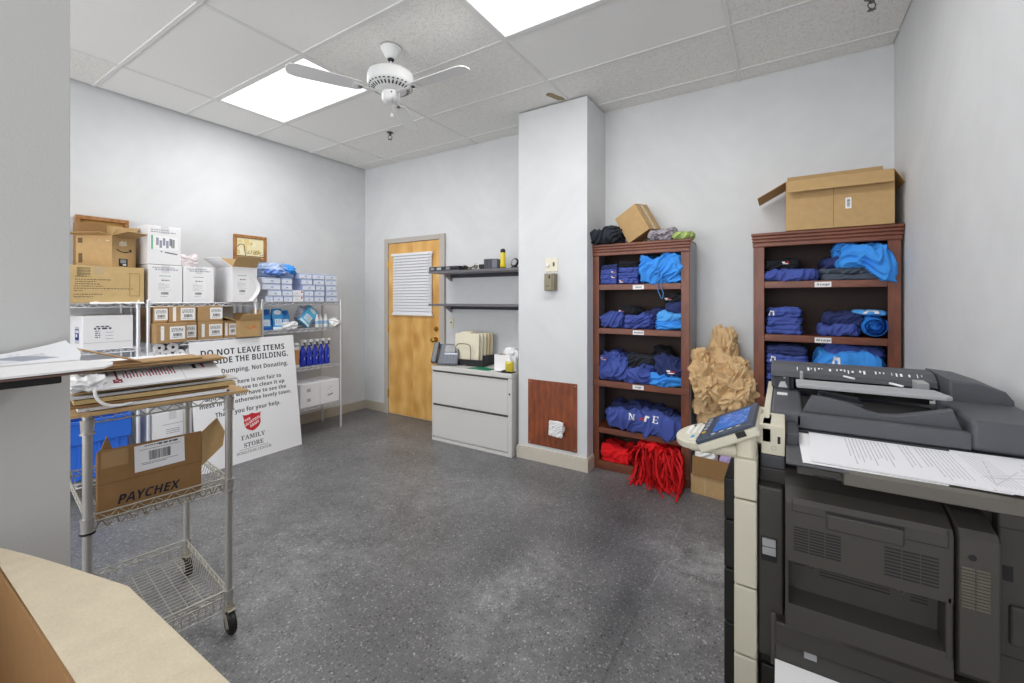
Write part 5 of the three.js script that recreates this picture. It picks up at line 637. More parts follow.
// ---------------------------------------------------------------- partition ledge with papers, big box in the foreground
{
  const l = thing('wall_ledge', 'black narrow ledge fixed to the grey partition under the papers', 'ledge', [-1.5, 1.225, 0.1]); addW(l, 'ledge_board', B(-1.5, -1.275, 1.23, 1.246, -0.262, 0.6, 0.003), M.black); addW(l, 'mounting_strip', B(-1.5, -1.488, 1.2, 1.23, -0.25, 0.58, 0.002), M.partition);
  const chart = print(ctex(512, 256, (g, w, h) => { g.fillStyle = '#f2f3f7'; g.fillRect(0, 0, w, h); g.fillStyle = '#b3b7c4'; g.beginPath(); g.moveTo(30, 200); g.lineTo(250, 120); g.lineTo(440, 70); g.lineTo(486, 190); g.lineTo(30, 236); g.fill(); g.strokeStyle = '#8f94a6'; g.lineWidth = 3; for (let k = 0; k < 9; k++) { g.beginPath(); g.moveTo(60, 214 - k * 3); g.lineTo(470, 180 - k * 12); g.stroke(); } g.fillStyle = '#eceef4'; g.beginPath(); g.moveTo(380, 92); g.lineTo(408, 84); g.lineTo(440, 190); g.lineTo(412, 194); g.fill(); const R = rng(8); for (let k = 0; k < 10; k++) scribble(g, 180 + k * 28, 108 - k * 7, 14, 5, R, '#a0a4b2'); }), 0.8);
  const lerp = (a, b, t) => a + (b - a) * t;
  const fTop = (u, v) => { const z1 = lerp(-0.312, -0.307, u) - 0.012 * Math.sin(u * 3.1), z = lerp(0.34, z1, v), e = lerp(1.268, 1.304, Math.min(1, v) ** 6), y = lerp(e, 1.267, u ** 0.75); return [lerp(-1.488, -1.36, u), y, z]; };
  const fLow = (u, v) => { const z = lerp(0.34, lerp(-0.307, -0.29, u) - 0.035 * Math.sin(u * 3.1), v); return [lerp(-1.36, -1.25, u), lerp(1.2655, 1.2525, u) + 0.006 * v * u, z]; };
  const s = (label, mat, f, top) => { const t = thing('paper_sheet', label, 'paper', [-1.38, 1.246, 0.1], 0, 'papers on the partition ledge'); const g = sheet(10, 22, 0.004, f); g.translate(1.38, -1.246, -0.1); const m = add(t, 'sheets', g, mat); if (top) { const q = grid(22, 10, (u, v) => { const p = f(1 - v, u); return [p[0] + 1.38, p[1] - 1.246 + 0.0008, p[2] - 0.1]; }); add(m, 'chart_print', q, top); } };
  s('sheet with a grey printed chart lying uppermost on the partition ledge', M.paper, fTop, chart); s('plain white sheets sticking out beneath the chart sheet', M.paper, (u, v) => { const p = fLow(u, v); return [p[0], p[1], p[2] - 0.03 * v * u]; }); s('brownish folder under the white sheets on the ledge', std(0x8a6f66, 0.8), (u, v) => [lerp(-1.42, -1.262, u), 1.2505, lerp(0.3, -0.3, v)]);
  const pn = thing('pen', 'grey pen lying on the chart sheet', 'pen', [-1.36, 1.2745, -0.12]); add(pn, 'barrel', rod([-0.03, 0, 0.1], [0.0, 0.002, -0.06], 0.0045, 10, true), std(0xb4b2b0, 0.35)); add(pn, 'grip', rod([-0.018, 0.0008, 0.035], [-0.008, 0.0015, -0.015], 0.005, 10, true), M.grey);
  // carton by the camera: we look over its rim, one long flap folded out
  const c = thing('large_carton', 'large open cardboard box with a pale folded flap in the foreground', 'box', [-0.8, 0, 0.12]); const Y = 0.9;
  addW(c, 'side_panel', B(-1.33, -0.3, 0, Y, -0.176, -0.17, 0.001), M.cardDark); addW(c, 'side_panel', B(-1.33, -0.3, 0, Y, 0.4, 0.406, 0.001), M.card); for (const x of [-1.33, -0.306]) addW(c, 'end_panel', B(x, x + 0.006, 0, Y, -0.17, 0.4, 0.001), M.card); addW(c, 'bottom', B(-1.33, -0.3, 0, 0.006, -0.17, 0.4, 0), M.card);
  const g = ext([[-1.41, 0.168], [-1.33, 0.17], [-0.3, 0.176], [-0.302, 0.284], [-0.979, 0.284], [-0.99, 0.281], [-1.17, 0.238], [-1.245, 0.219], [-1.41, 0.172]], 0.007, 0.0015); g.rotateX(-Math.PI / 2); g.translate(0, Y - 0.0035, 0); addW(c, 'folded_flap', g, M.cardPale, 'pale flap folded outwards');
}
// ---------------------------------------------------------------- file cabinet and what stands on it
{
  const x0 = -2.985, x1 = -2.04, z1 = -3.235, z0 = -3.695, t = thing('file_cabinet', 'light grey two drawer lateral file cabinet left of the pier', 'cabinet', [(x0 + x1) / 2, 0, (z0 + z1) / 2]);
  addW(t, 'body', merge([B(x0, x1, 0.0, 0.7, z0, z1 - 0.02, 0.003), B(x0, x0 + 0.012, 0, 0.7, z1 - 0.02, z1, 0.002), B(x1 - 0.04, x1, 0, 0.7, z1 - 0.02, z1, 0.002), B(x0 + 0.012, x1 - 0.04, 0, 0.03, z1 - 0.02, z1, 0.002)]), M.cab); addW(t, 'top_panel', B(x0 - 0.003, x1 + 0.003, 0.7, 0.742, z0, z1 + 0.006, 0.006), M.cab);
  for (const [a, b] of [[0.37, 0.682], [0.042, 0.348]]) { const d = addW(t, 'drawer', B(x0 + 0.014, x1 - 0.042, a, b, z1 - 0.016, z1 + 0.001, 0.004), M.cab); addW(d, 'pull_recess', B(x0 + 0.014, x1 - 0.042, b + 0.001, b + 0.02, z1 - 0.019, z1 - 0.006, 0.001), M.cabGap); addW(d, 'pull_lip', B(x0 + 0.014, x1 - 0.042, b - 0.006, b - 0.001, z1 - 0.002, z1 + 0.006, 0.002), M.cab); }
  addW(t, 'lock', mv(rot(cyl(0.008, 0.008, 0.005, 14), Math.PI / 2), x1 - 0.022, 0.56, z1), M.dark);
  // desk phone: tilted body, handset on its left
  const p = thing('desk_phone', 'grey desk phone with screen on the left end of the cabinet', 'phone', [-2.905, 0.742, -3.345], 0.42); p.scale.setScalar(1.12); const slab = (w, h, d, x, y, z, n, m, pr = p, r = 0.012) => { const g = box(w, h, d, r); g.translate(x, y, z); g.rotateX(-0.62); g.translate(0, 0.01, 0.06); return add(pr, n, g, m); };
  const ph = std(0x5d626c, 0.4); const bd = slab(0.2, 0.21, 0.02, 0.03, 0.105, 0, 'phone_body', ph); slab(0.125, 0.075, 0.003, 0.055, 0.158, 0.011, 'phone_screen', std(0x343a42, 0.2), bd, 0.002); slab(0.12, 0.018, 0.003, 0.055, 0.104, 0.011, 'soft_key_strip', std(0xc9d2e2, 0.4), bd, 0.002);
  for (let i = 0; i < 4; i++) for (let j = 0; j < 4; j++) slab(0.022, 0.012, 0.003, 0.012 + i * 0.029, 0.02 + j * 0.02, 0.011, 'key', std(0x7b8494, 0.4), bd, 0.002);
  { const g = merge([box(0.05, 0.21, 0.02, 0.012), mv(box(0.05, 0.06, 0.035, 0.014), 0, 0.075, -0.012), mv(box(0.05, 0.06, 0.035, 0.014), 0, -0.075, -0.012)]); g.translate(-0.085, 0.105, 0.035); g.rotateX(-0.62); g.translate(0, 0.01, 0.06); add(p, 'handset', g, std(0x4b5059, 0.35)); } { const g = box(0.14, 0.1, 0.05, 0.004); g.rotateX(0.5); add(p, 'stand', mv(g, 0.03, 0.05, -0.08), M.dark); } add(p, 'phone_cord', tube([[0.12, 0.06, -0.05], [0.16, 0.03, -0.02], [0.2, 0.008, 0.03], [0.17, 0.006, 0.07]], 0.004, 20), std(0x8f939a, 0.5));
  // sorter with folders
  const s = thing('file_sorter', 'black stepped desk sorter holding cream folders', 'file sorter', [-2.67, 0.742, -3.52], 0.12); add(s, 'base_tray', merge([box(0.36, 0.02, 0.26, 0.004), mv(box(0.36, 0.05, 0.008, 0.002), 0, 0.03, 0.126), mv(box(0.008, 0.06, 0.26, 0.002), -0.176, 0.03, 0), mv(box(0.008, 0.085, 0.26, 0.002), 0.176, 0.045, 0)].map((g) => mv(g, 0, 0.01, 0))), M.dark); for (let k = 0; k < 4; k++) add(s, 'divider', mv(box(0.3, 0.08, 0.004, 0.001), 0.02, 0.06, -0.1 + k * 0.04), M.dark);
  const ring = (z, a) => tube([[-0.15, 0.02, z], [-0.15, 0.17, z], [-0.14, 0.2, z], [-0.11, 0.215, z], [-0.02, 0.215, z], [0.015, 0.2, z], [0.025, 0.17, z], [0.025, 0.02, z]], 0.004, 60, 8); add(s, 'wire_arch', ring(0.118), std(0x6b6a62, 0.4, { metalness: 0.4 }));
  const fl = ['front', 'second', 'third', 'fourth', 'rear'], cr = std(0xe7dfc8, 0.8), cr2 = std(0xd9cba6, 0.8); fl.forEach((n, k) => { const f = thing('file_folder', `cream file folder, ${n === 'front' ? 'the front one' : n} in the black desk sorter`, 'folder', [-2.67, 0.775, -3.52], 0.12, 'cream folders in the desk sorter'); const g = ext([[-0.14, 0], [0.14, 0], [0.14, 0.275], [0.135, 0.285], [0.05 - k * 0.03, 0.285], [0.03 - k * 0.03, 0.3], [-0.07 - k * 0.015, 0.3], [-0.085 - k * 0.015, 0.285], [-0.128, 0.285], [-0.14, 0.272]], k > 2 ? 0.01 : 0.018, 0.002); g.rotateX(-0.06); add(f, 'folder_leaf', mv(g, -0.04 + k * 0.016, 0, 0.085 - k * 0.04), k > 2 ? cr2 : cr); add(f, 'paper_stack', mv(rot(box(0.262, 0.27, 0.01, 0.001), -0.06), -0.04 + k * 0.016, 0.138, 0.072 - k * 0.04), M.paper); });
  // white box with odds and ends
  const b = openBox('white_box', 'small white open box of odds and ends beside the pier', [-2.175, 0.742, -3.42], 0.03, [0.23, 0.15, 0.19], M.whiteBox, []); 
  garment('tissue', 'white tissue on top of the small white box', 'tissue', M.paper, [-2.12, 0.86, -3.42], { w: 0.15, h: 0.075, d: 0.14, seed: 61, amp: 0.014, f: 20, n: 1.6, round: 0.5 }); const wd = thing('wooden_stick', 'flat wooden stick across the small white box', 'stick', [-2.13, 0.893, -3.36]); add(wd, 'stick', rot(box(0.2, 0.006, 0.02, 0.002), 0, 0.3, 0.02), M.oak); const gb = thing('green_pouch', 'green packet on the white box against the pier', 'packet', [-2.07, 0.9, -3.46]); add(gb, 'packet_film', rot(cloth({ w: 0.09, h: 0.03, d: 0.08, seed: 62, amp: 0.006, f: 20, n: 2, round: 0.5 }), 0, 0.4, 0.3), M.green);
  const gr = thing('green_folder', 'translucent green plastic sheet lying on the cabinet', 'plastic sheet', [-2.42, 0.7425, -3.33]); add(gr, 'sheet', sheet(8, 6, 0.003, (u, v) => [(u - 0.5) * 0.25 + (v - 0.5) * 0.05, 0.004 + 0.004 * Math.sin(u * 7), (v - 0.5) * -0.12]), M.green); const pa = thing('paper_scrap', 'white paper scrap in front of the small white box', 'paper', [-2.23, 0.7425, -3.285], 0.4); add(pa, 'sheet', sheet(6, 5, 0.001, (u, v) => [(u - 0.5) * 0.12, 0.003 + 0.012 * u * u, (v - 0.5) * -0.08]), M.paper);
  const tr = thing('black_tray', 'black tray under the yellow soap bottle', 'tray', [-2.105, 0.742, -3.29]); add(tr, 'tray', merge([mv(box(0.11, 0.006, 0.085, 0.003), 0, 0.003, 0), mv(box(0.11, 0.018, 0.005, 0.002), 0, 0.009, 0.041), mv(box(0.005, 0.018, 0.085, 0.002), -0.054, 0.009, 0)]), M.dark);
  const so = thing('soap_bottle', 'clear pump bottle of yellow soap on the black tray', 'bottle', [-2.1, 0.748, -3.29]); add(so, 'soap', lathe([[0, 0], [0.032, 0], [0.036, 0.006], [0.036, 0.085], [0.03, 0.098], [0, 0.098]], 24), phy(0xe2cf3a, 0.15, { clearcoat: 0.8 })); add(so, 'bottle_top', lathe([[0.03, 0.098], [0.022, 0.112], [0.014, 0.118], [0.014, 0.126], [0, 0.126]], 20), M.white); add(so, 'pump', merge([cyl(0.013, 0.012, 0.016, 14, 0.126), cyl(0.004, 0.004, 0.025, 8, 0.14), mv(box(0.045, 0.01, 0.016, 0.004), 0.01, 0.168, 0)]), M.white); flat(so, 'bottle_label', 0.035, 0.05, std(0xc9b632, 0.5), [0, 0.05, 0.0365]);
}
// ---------------------------------------------------------------- wall shelves left of the pier
{
  const mk = (y, l, group) => { const t = thing('wall_shelf', l, 'shelf', [-2.6, y, -3.6], 0, 'grey wall shelves'); addW(t, 'shelf_board', B(-3.185, -2.012, y - 0.022, y, ZB + 0.004, -3.4, 0.003), std(0x918f92, 0.5)); addW(t, 'edge_band', B(-3.185, -2.012, y - 0.023, y + 0.0005, -3.4, -3.397, 0.001), std(0x6d6b70, 0.45)); addW(t, 'support_rail', B(-3.16, -2.012, y - 0.06, y - 0.022, ZB + 0.002, ZB + 0.03, 0.002), std(0x3e3e48, 0.5)); for (const x of [-3.13, -2.1]) { const g = ext([[0, 0], [0.13, 0], [0.13, -0.012], [0.014, -0.075], [0, -0.075]], 0.016, 0.001); g.rotateY(-Math.PI / 2); addW(t, 'bracket', mv(g, x, y - 0.022, ZB + 0.004), std(0xb9aeb0, 0.5)); } return t; };
  mk(1.7, 'upper grey wall shelf carrying equipment beside the pier'); mk(1.357, 'lower empty grey wall shelf beside the pier');
  const y = 1.7005, A = (n, l, c, pos, turn) => thing(n, l, c, pos, turn);
  const d = A('rack_device', 'flat black electronic unit at the left end of the upper wall shelf', 'electronics', [-2.98, y, -3.5], 0); add(d, 'case', mv(box(0.4, 0.045, 0.19, 0.004), 0, 0.0225, 0), M.dark); add(d, 'front_panel', mv(box(0.4, 0.042, 0.004, 0.001), 0, 0.022, 0.096), std(0x35363c, 0.4)); for (const [x, w, c] of [[-0.15, 0.05, 0x8f9298], [-0.06, 0.06, 0xaeb2ba], [0.06, 0.05, 0x7f838b]]) add(d, 'port_block', mv(box(w, 0.026, 0.006, 0.002), x, 0.022, 0.1), std(c, 0.4)); for (let k = 0; k < 5; k++) add(d, 'jack', mv(box(0.012, 0.012, 0.006, 0.001), 0.11 + k * 0.017, 0.02, 0.1), M.black);
  const cb = A('cable_bundle', 'tangle of cables next to the flat black unit', 'cables', [-2.67, y, -3.49], 0); const R = rng(31); for (let k = 0; k < 5; k++) { const pts = []; for (let i = 0; i < 8; i++) pts.push([-0.12 + i * 0.035 + (R() - 0.5) * 0.03, 0.006 + R() * 0.045, (R() - 0.5) * 0.1]); add(cb, 'cable', tube(pts, 0.0045, 40), k % 3 === 2 ? M.white : k % 3 ? std(0x6f6036, 0.5) : M.dark); } add(cb, 'cable', tube([[0.02, 0.01, 0.03], [0.05, 0.07, 0.03], [0.09, 0.075, 0.02], [0.11, 0.02, 0.05], [0.13, 0.006, 0.06]], 0.004, 30), M.white);
  const sp = A('speaker_box', 'dark grey ribbed box on the upper wall shelf beside the flashlight', 'device', [-2.43, y, -3.5], 0.25); add(sp, 'case', mv(rot(box(0.15, 0.1, 0.11, 0.01), 0.0), 0, 0.05, 0), std(0x4a4d55, 0.45)); for (let k = 0; k < 4; k++) add(sp, 'rib', mv(box(0.004, 0.085, 0.004, 0.001), -0.055 + k * 0.02, 0.05, 0.056), M.dark); add(sp, 'speaker_face', mv(box(0.05, 0.08, 0.004, 0.004), 0.04, 0.05, 0.056), std(0x676b75, 0.4)); add(sp, 'small_adapter', mv(box(0.05, 0.05, 0.05, 0.006), -0.11, 0.025, 0.01), M.dark);
  const fl = A('flashlight', 'yellow flashlight standing upright on the upper wall shelf', 'flashlight', [-2.295, y, -3.48], 0); add(fl, 'barrel', lathe([[0, 0.01], [0.028, 0.01], [0.028, 0.045], [0.0245, 0.055], [0.0245, 0.155], [0, 0.155]], 24), M.yellow); add(fl, 'lens_ring', cyl(0.029, 0.029, 0.012, 24, 0), M.dark); add(fl, 'end_cap', lathe([[0.025, 0.155], [0.025, 0.172], [0.02, 0.188], [0.008, 0.193], [0, 0.193]], 20), M.dark);
  const ck = A('desk_clock', 'small dark rounded gadget at the pier end of the upper wall shelf', 'device', [-2.16, y, -3.48], -0.1); add(ck, 'stand', lathe([[0, 0], [0.04, 0], [0.04, 0.01], [0.018, 0.02], [0, 0.02]], 20), M.dark); { const g = lathe([[0, -0.012], [0.038, -0.012], [0.044, -0.006], [0.044, 0.006], [0.038, 0.012], [0, 0.012]], 28); g.rotateX(Math.PI / 2 - 0.3); add(ck, 'head', mv(g, 0, 0.052, 0), M.dark); const g2 = cyl(0.03, 0.03, 0.002, 24, 0.0115); g2.rotateX(Math.PI / 2 - 0.3); add(ck, 'glass', mv(g2, 0, 0.052, 0), std(0x4a4d53, 0.2)); }
}
// ---------------------------------------------------------------- office copier, its front to the left, its right side to the camera
{
  const t = thing('copier', 'large office copier with dark side doors, cream front and tilted touch panel', 'copier', [0.26, 0, -1.7]);
  const alongX = (pts, x0, x1, bev = 0) => { const g = ext(pts.map(([z, y]) => [-z, y]), x1 - x0, bev); g.rotateY(Math.PI / 2); g.translate((x0 + x1) / 2, 0, 0); return g; };   // outline in z,y pushed along x
  addW(t, 'main_body', B(-0.06, 0.575, 0.04, 0.93, -2.06, -1.42, 0.006), M.cop); for (const [x, z] of [[0, -1.5], [0.5, -1.5], [0, -2], [0.5, -2]]) addW(t, 'foot_caster', mv(merge([rot(cyl(0.022, 0.022, 0.02, 14, -0.01), Math.PI / 2), mv(cyl(0.016, 0.016, 0.02, 12), 0, 0.02, 0)]), x, 0.0222, z), M.black);
  // cream front covers and dark drawer grips
  [[0.06, 0.416], [0.42, 0.608], [0.612, 0.848], [0.852, 0.962]].forEach(([a, b], k) => addW(t, 'front_cover', B(-0.118, -0.062, a, b, -2.06, -1.352, 0.005, 3), M.cream, 'cream front cover'));
  [[0.06, 0.25], [0.253, 0.44], [0.443, 0.6], [0.603, 0.745], [0.748, 0.872]].forEach(([a, b]) => addW(t, 'drawer_grip', B(-0.152, -0.12, a, b, -2.0, -1.435, 0.006), M.copDark));
  addW(t, 'panel_arm', merge([B(-0.116, -0.064, 0.93, 1.04, -1.5, -1.372, 0.018, 4), B(-0.11, -0.02, 0.99, 1.05, -1.56, -1.42, 0.012, 3)]), M.cream);
  // left strip with latch
  const ls = addW(t, 'side_strip', B(-0.06, -0.001, 0.43, 0.892, -1.43, -1.37, 0.006), M.copMid); addW(ls, 'latch_recess', B(-0.054, -0.015, 0.69, 0.757, -1.372, -1.3694, 0.001), M.copDark); addW(ls, 'latch', B(-0.05, -0.018, 0.732, 0.753, -1.371, -1.364, 0.002), M.greyLight); addW(ls, 'latch', B(-0.05, -0.018, 0.709, 0.73, -1.371, -1.364, 0.002), M.greyLight);
  // side door, its outline pushed along x
  const d = addW(t, 'side_door', alongX([[-1.43, 0.935], [-1.345, 0.918], [-1.308, 0.902], [-1.3, 0.89], [-1.3, 0.744], [-1.352, 0.738], [-1.36, 0.645], [-1.302, 0.634], [-1.3, 0.582], [-1.31, 0.566], [-1.36, 0.558], [-1.43, 0.558]], 0.003, 0.312, 0.002), M.copMid);
  addW(d, 'door_cheek', B(0.298, 0.312, 0.62, 0.76, -1.37, -1.3, 0.005), M.copMid); addW(d, 'door_cheek', B(0.003, 0.01, 0.62, 0.76, -1.37, -1.3, 0.003), M.copMid);
  addW(d, 'door_handle', B(0.088, 0.23, 0.846, 0.884, -1.304, -1.292, 0.004), M.copMid); addW(d, 'handle_gap', B(0.086, 0.232, 0.884, 0.889, -1.302, -1.2985, 0.0005), M.copDark);
  for (const [a, b, c, e] of [[0.017, 0.0185, 0.872, 0.9], [0.302, 0.3035, 0.862, 0.9], [0.017, 0.086, 0.871, 0.8725], [0.232, 0.303, 0.862, 0.8635]]) addW(d, 'panel_groove', B(a, b, c, e, -1.302, -1.2992, 0), M.copDark);
  const slots = (parent, x0, x1, y0, y1, n, z, segs, mat, h = 0.0038) => { for (let k = 0; k < n; k++) { const y = y1 - (y1 - y0) * k / (n - 1), w = (x1 - x0) / segs; for (let s = 0; s < segs; s++) addW(parent, 'vent_slot', B(x0 + s * w + 0.001, x0 + (s + 1) * w - 0.001, y - h / 2, y + h / 2, z - 0.004, z + 0.0006, 0), mat); } };
  slots(d, 0.02, 0.117, 0.775, 0.832, 9, -1.3, 3, M.copDark); slots(d, 0.195, 0.289, 0.772, 0.834, 9, -1.3, 3, M.copDark);
  slots(d, 0.022, 0.046, 0.712, 0.732, 4, -1.3545, 1, M.copDark, 0.0028); slots(d, 0.075, 0.215, 0.7, 0.732, 5, -1.3545, 1, M.copDark, 0.0028); slots(d, 0.25, 0.282, 0.7, 0.73, 5, -1.3545, 1, M.copDark, 0.0028); for (const x of [0.06, 0.232]) addW(d, 'screw_boss', mv(rot(lathe([[0, 0.003], [0.004, 0.003], [0.005, 0.001], [0.008, 0.001], [0.009, 0.003], [0.01, 0], [0, 0]], 18), Math.PI / 2), x, 0.715, -1.3535), M.copMid);
  // right hand column of the door unit
  const rc = addW(t, 'side_column', alongX([[-1.45, 0.93], [-1.36, 0.928], [-1.3, 0.914], [-1.286, 0.9], [-1.286, 0.612], [-1.31, 0.59], [-1.45, 0.58]], 0.316, 0.378, 0.004), M.copMid); addW(rc, 'screw_hole', mv(rot(cyl(0.0065, 0.0065, 0.0012, 16), Math.PI / 2), 0.336, 0.86, -1.2862), M.black); for (let k = 0; k < 13; k++) for (const [a, b] of [[0.3195, 0.34], [0.342, 0.3625]]) addW(rc, 'louvre', mv(rot(box(b - a, 0.003, 0.004, 0.0008, 1), 0.5), (a + b) / 2, 0.836 - k * 0.0068, -1.2855), std(0x6a675a, 0.5)); 
  // rear quarter
  const rq = addW(t, 'rear_panel', B(0.402, 0.575, 0.1, 0.955, -1.45, -1.385, 0.006), M.copMid); addW(rq, 'socket', B(0.409, 0.425, 0.785, 0.818, -1.386, -1.3835, 0.001), M.black); addW(rq, 'raised_panel', B(0.418, 0.56, 0.648, 0.736, -1.39, -1.376, 0.006), M.copMid); addW(rq, 'panel_groove', B(0.402, 0.575, 0.618, 0.6205, -1.386, -1.3843, 0), M.copDark); addW(rq, 'panel_groove', B(0.402, 0.46, 0.9, 0.902, -1.386, -1.3843, 0), M.copDark);
  // vented strip below the side table
  const vs = addW(t, 'vent_strip', alongX([[-1.47, 0.958], [-1.412, 0.95], [-1.408, 0.898], [-1.43, 0.89], [-1.47, 0.89]], 0.03, 0.36, 0.002), M.copMid); [[0.064, 0.116], [0.135, 0.19], [0.205, 0.262]].forEach(([a, b]) => slots(vs, a, b, 0.908, 0.932, 4, -1.4085, 3, M.copDark, 0.0042));
  addW(t, 'upper_housing', merge([B(-0.058, 0.004, 0.892, 0.966, -1.62, -1.425, 0.006), B(0.004, 0.06, 0.92, 0.97, -1.62, -1.47, 0.004)]), M.adfDark);
  // side table
  addW(t, 'side_table', alongX([[-1.58, 1.0], [-1.29, 1.0], [-1.283, 0.994], [-1.286, 0.966], [-1.3, 0.96], [-1.58, 0.962]], 0.12, 0.578, 0.003), std(0x67645d, 0.5)); addW(t, 'table_plate', B(0.005, 0.13, 0.993, 0.999, -1.575, -1.281, 0.002), M.grey);
  // usb block and scanner body
  const ub = addW(t, 'port_block', B(-0.055, 0.003, 0.966, 1.05, -1.62, -1.42, 0.004), M.cream); addW(ub, 'usb_port', B(-0.015, -0.008, 1.0, 1.02, -1.421, -1.4192, 0.0005), M.black); addW(ub, 'port_cover', B(-0.031, -0.022, 1.0, 1.02, -1.421, -1.4188, 0.001), M.cream); addW(ub, 'round_mark', mv(rot(lathe([[0.005, 0], [0.0058, 0.0008], [0.0065, 0]], 18), Math.PI / 2), -0.024, 0.986, -1.42), M.greyLight);
  addW(t, 'scanner_body', merge([B(-0.04, 0.58, 0.93, 1.011, -2.12, -1.578, 0.006), B(0.004, 0.036, 0.966, 1.03, -1.58, -1.44, 0.006)]), M.adfDark); addW(t, 'scanner_front', alongX([[-2.12, 1.06], [-1.6, 1.055], [-1.5, 1.05], [-1.5, 0.966], [-2.12, 0.966]], -0.054, -0.036, 0.002), M.cream);
  // document feeder
  const a = addW(t, 'feeder_cover', merge([B(-0.035, 0.052, 1.013, 1.06, -2.12, -1.573, 0.01, 3), B(0.03, 0.412, 1.013, 1.059, -1.604, -1.573, 0.006, 3), B(0.03, 0.58, 1.013, 1.03, -2.12, -1.6, 0.004)]), M.adf);
  addW(a, 'exit_tray_lip', mv(ext([[0.05, 1.056], [0.073, 1.107], [0.117, 1.104], [0.164, 1.095], [0.205, 1.08], [0.232, 1.073], [0.275, 1.076], [0.385, 1.107], [0.404, 1.054]], 0.03, 0.003), 0, 0, -1.625), M.adf); addW(a, 'exit_tray_floor', B(0.052, 0.41, 1.03, 1.045, -1.95, -1.64, 0.002), M.copDark); addW(a, 'tray_ramp', mv(rot(box(0.11, 0.05, 0.12, 0.006), 0, 0, -0.12), 0.15, 1.065, -1.74), M.adfDark);
  addW(a, 'hinge_hump', B(0.41, 0.58, 1.013, 1.092, -1.9, -1.573, 0.012, 4), M.adf); addW(a, 'end_housing', mv(ext([[0.432, 1.08], [0.575, 1.08], [0.572, 1.105], [0.555, 1.13], [0.5, 1.15], [0.432, 1.157]], 0.27, 0.008), 0, 0, -1.985), M.adf);
  const fb = addW(t, 'feeder_bar', alongX([[-2.12, 1.06], [-2.12, 1.148], [-2.06, 1.157], [-1.985, 1.153], [-1.945, 1.13], [-1.94, 1.112], [-1.96, 1.106], [-2.0, 1.1], [-2.0, 1.06]], -0.042, 0.43, 0.004), M.adf); addW(fb, 'bar_post', B(-0.028, 0.02, 1.055, 1.125, -2.08, -1.96, 0.004), M.adfDark); addW(fb, 'feeder_throat', B(0.03, 0.42, 1.045, 1.11, -2.1, -2.0, 0.002), M.black);
  const icons = print(ctex(512, 32, (g, w, h) => { g.clearRect(0, 0, w, h); const R = rng(6); g.fillStyle = '#e9eaee'; for (let k = 0; k < 34; k++) { if (R() < 0.25) continue; const x = 20 + k * 14; g.fillRect(x, 6 + R() * 6, 3 + R() * 6, 6 + R() * 12); } }), 0.5, true); { const p = new THREE.PlaneGeometry(0.4, 0.036); p.rotateX(-0.985); addW(fb, 'icon_strip', mv(p, 0.215, 1.1445, -1.9635), icons, 'row of small white symbols'); }
  const p1 = print(ctex(64, 96, (g, w, h) => { g.clearRect(0, 0, w, h); g.fillStyle = '#d9dade'; g.fillRect(14, 6, 30, 6); g.fillRect(36, 18, 12, 14); g.beginPath(); g.moveTo(8, 88); g.lineTo(20, 54); g.lineTo(44, 50); g.lineTo(58, 88); g.fill(); }), 0.5, true); flat(fb, 'post_symbol', 0.04, 0.06, p1, [-0.004 - t.position.x, 1.092, -1.9592 - t.position.z]);
  { const p = new THREE.PlaneGeometry(0.032, 0.05); p.rotateX(-Math.PI / 2); addW(a, 'white_label', mv(p, -0.005, 1.0607, -1.86), M.white); }
  const dt = addW(t, 'document_tray', (() => { const g = ext([[0.035, -1.69], [0.39, -1.69], [0.405, -1.7], [0.405, -1.715], [0.39, -1.8], [0.035, -1.8]].map(([x, z]) => [x, -z]), 0.012, 0.003); g.rotateX(-Math.PI / 2); g.rotateX(0.0); g.translate(0, 1.122, 0); return g; })(), M.greyLight); addW(dt, 'paper_guide', B(0.05, 0.06, 1.1, 1.14, -1.93, -1.88, 0.003), M.greyLight); addW(dt, 'paper_guide', B(0.365, 0.395, 1.1, 1.135, -1.95, -1.88, 0.003), M.greyLight); for (const [x, z] of [[0.19, -1.88], [0.3, -1.8]]) addW(dt, 'guide_finger', mv(rot(box(0.008, 0.006, 0.05, 0.002), 0, 0.5), x, 1.135, z), M.white);
  // touch panel
  const tilt = 0.48, cx = -0.143, cy = 1.024, cz = -1.49, put = (g) => { g.rotateZ(tilt); g.translate(cx, cy, cz); return g; };
  const cp = addW(t, 'control_panel', put(mv(box(0.172, 0.028, 0.278, 0.008, 3), 0, -0.02, 0)), M.cream); addW(cp, 'bezel', put(box(0.168, 0.014, 0.272, 0.004)), std(0x3d4858, 0.35)); 
  const scr = print(ctex(128, 192, (g, w, h) => { g.fillStyle = '#3566b0'; g.fillRect(0, 0, w, h); const R = rng(2); for (let k = 0; k < 26; k++) { g.fillStyle = `rgba(${90 + R() * 80},${130 + R() * 60},${200 + R() * 40},.5)`; g.beginPath(); g.ellipse(R() * w, R() * h, 6 + R() * 16, 3 + R() * 8, R() * 3, 0, 7); g.fill(); } }), 0.15); { const p = new THREE.PlaneGeometry(0.1, 0.2); p.rotateX(-Math.PI / 2); p.translate(0.014, 0.0076, 0.006); const m = addW(cp, 'touch_screen', put(p), std(0xffffff, 0.15, { map: scr.map, emissive: 0x3f78d8, emissiveIntensity: 0.22 }), 'lit blue touch screen'); }
  for (let k = 0; k < 5; k++) addW(cp, 'bezel_key', put(mv(box(0.012, 0.003, 0.014, 0.001), -0.066, 0.0085, -0.09 + k * 0.04)), k === 4 ? std(0xd8b13a, 0.4) : M.greyLight); for (let k = 0; k < 4; k++) addW(cp, 'bezel_mark', put(mv(box(0.012, 0.001, 0.004, 0), -0.03 + k * 0.024, 0.0075, 0.125)), M.white);
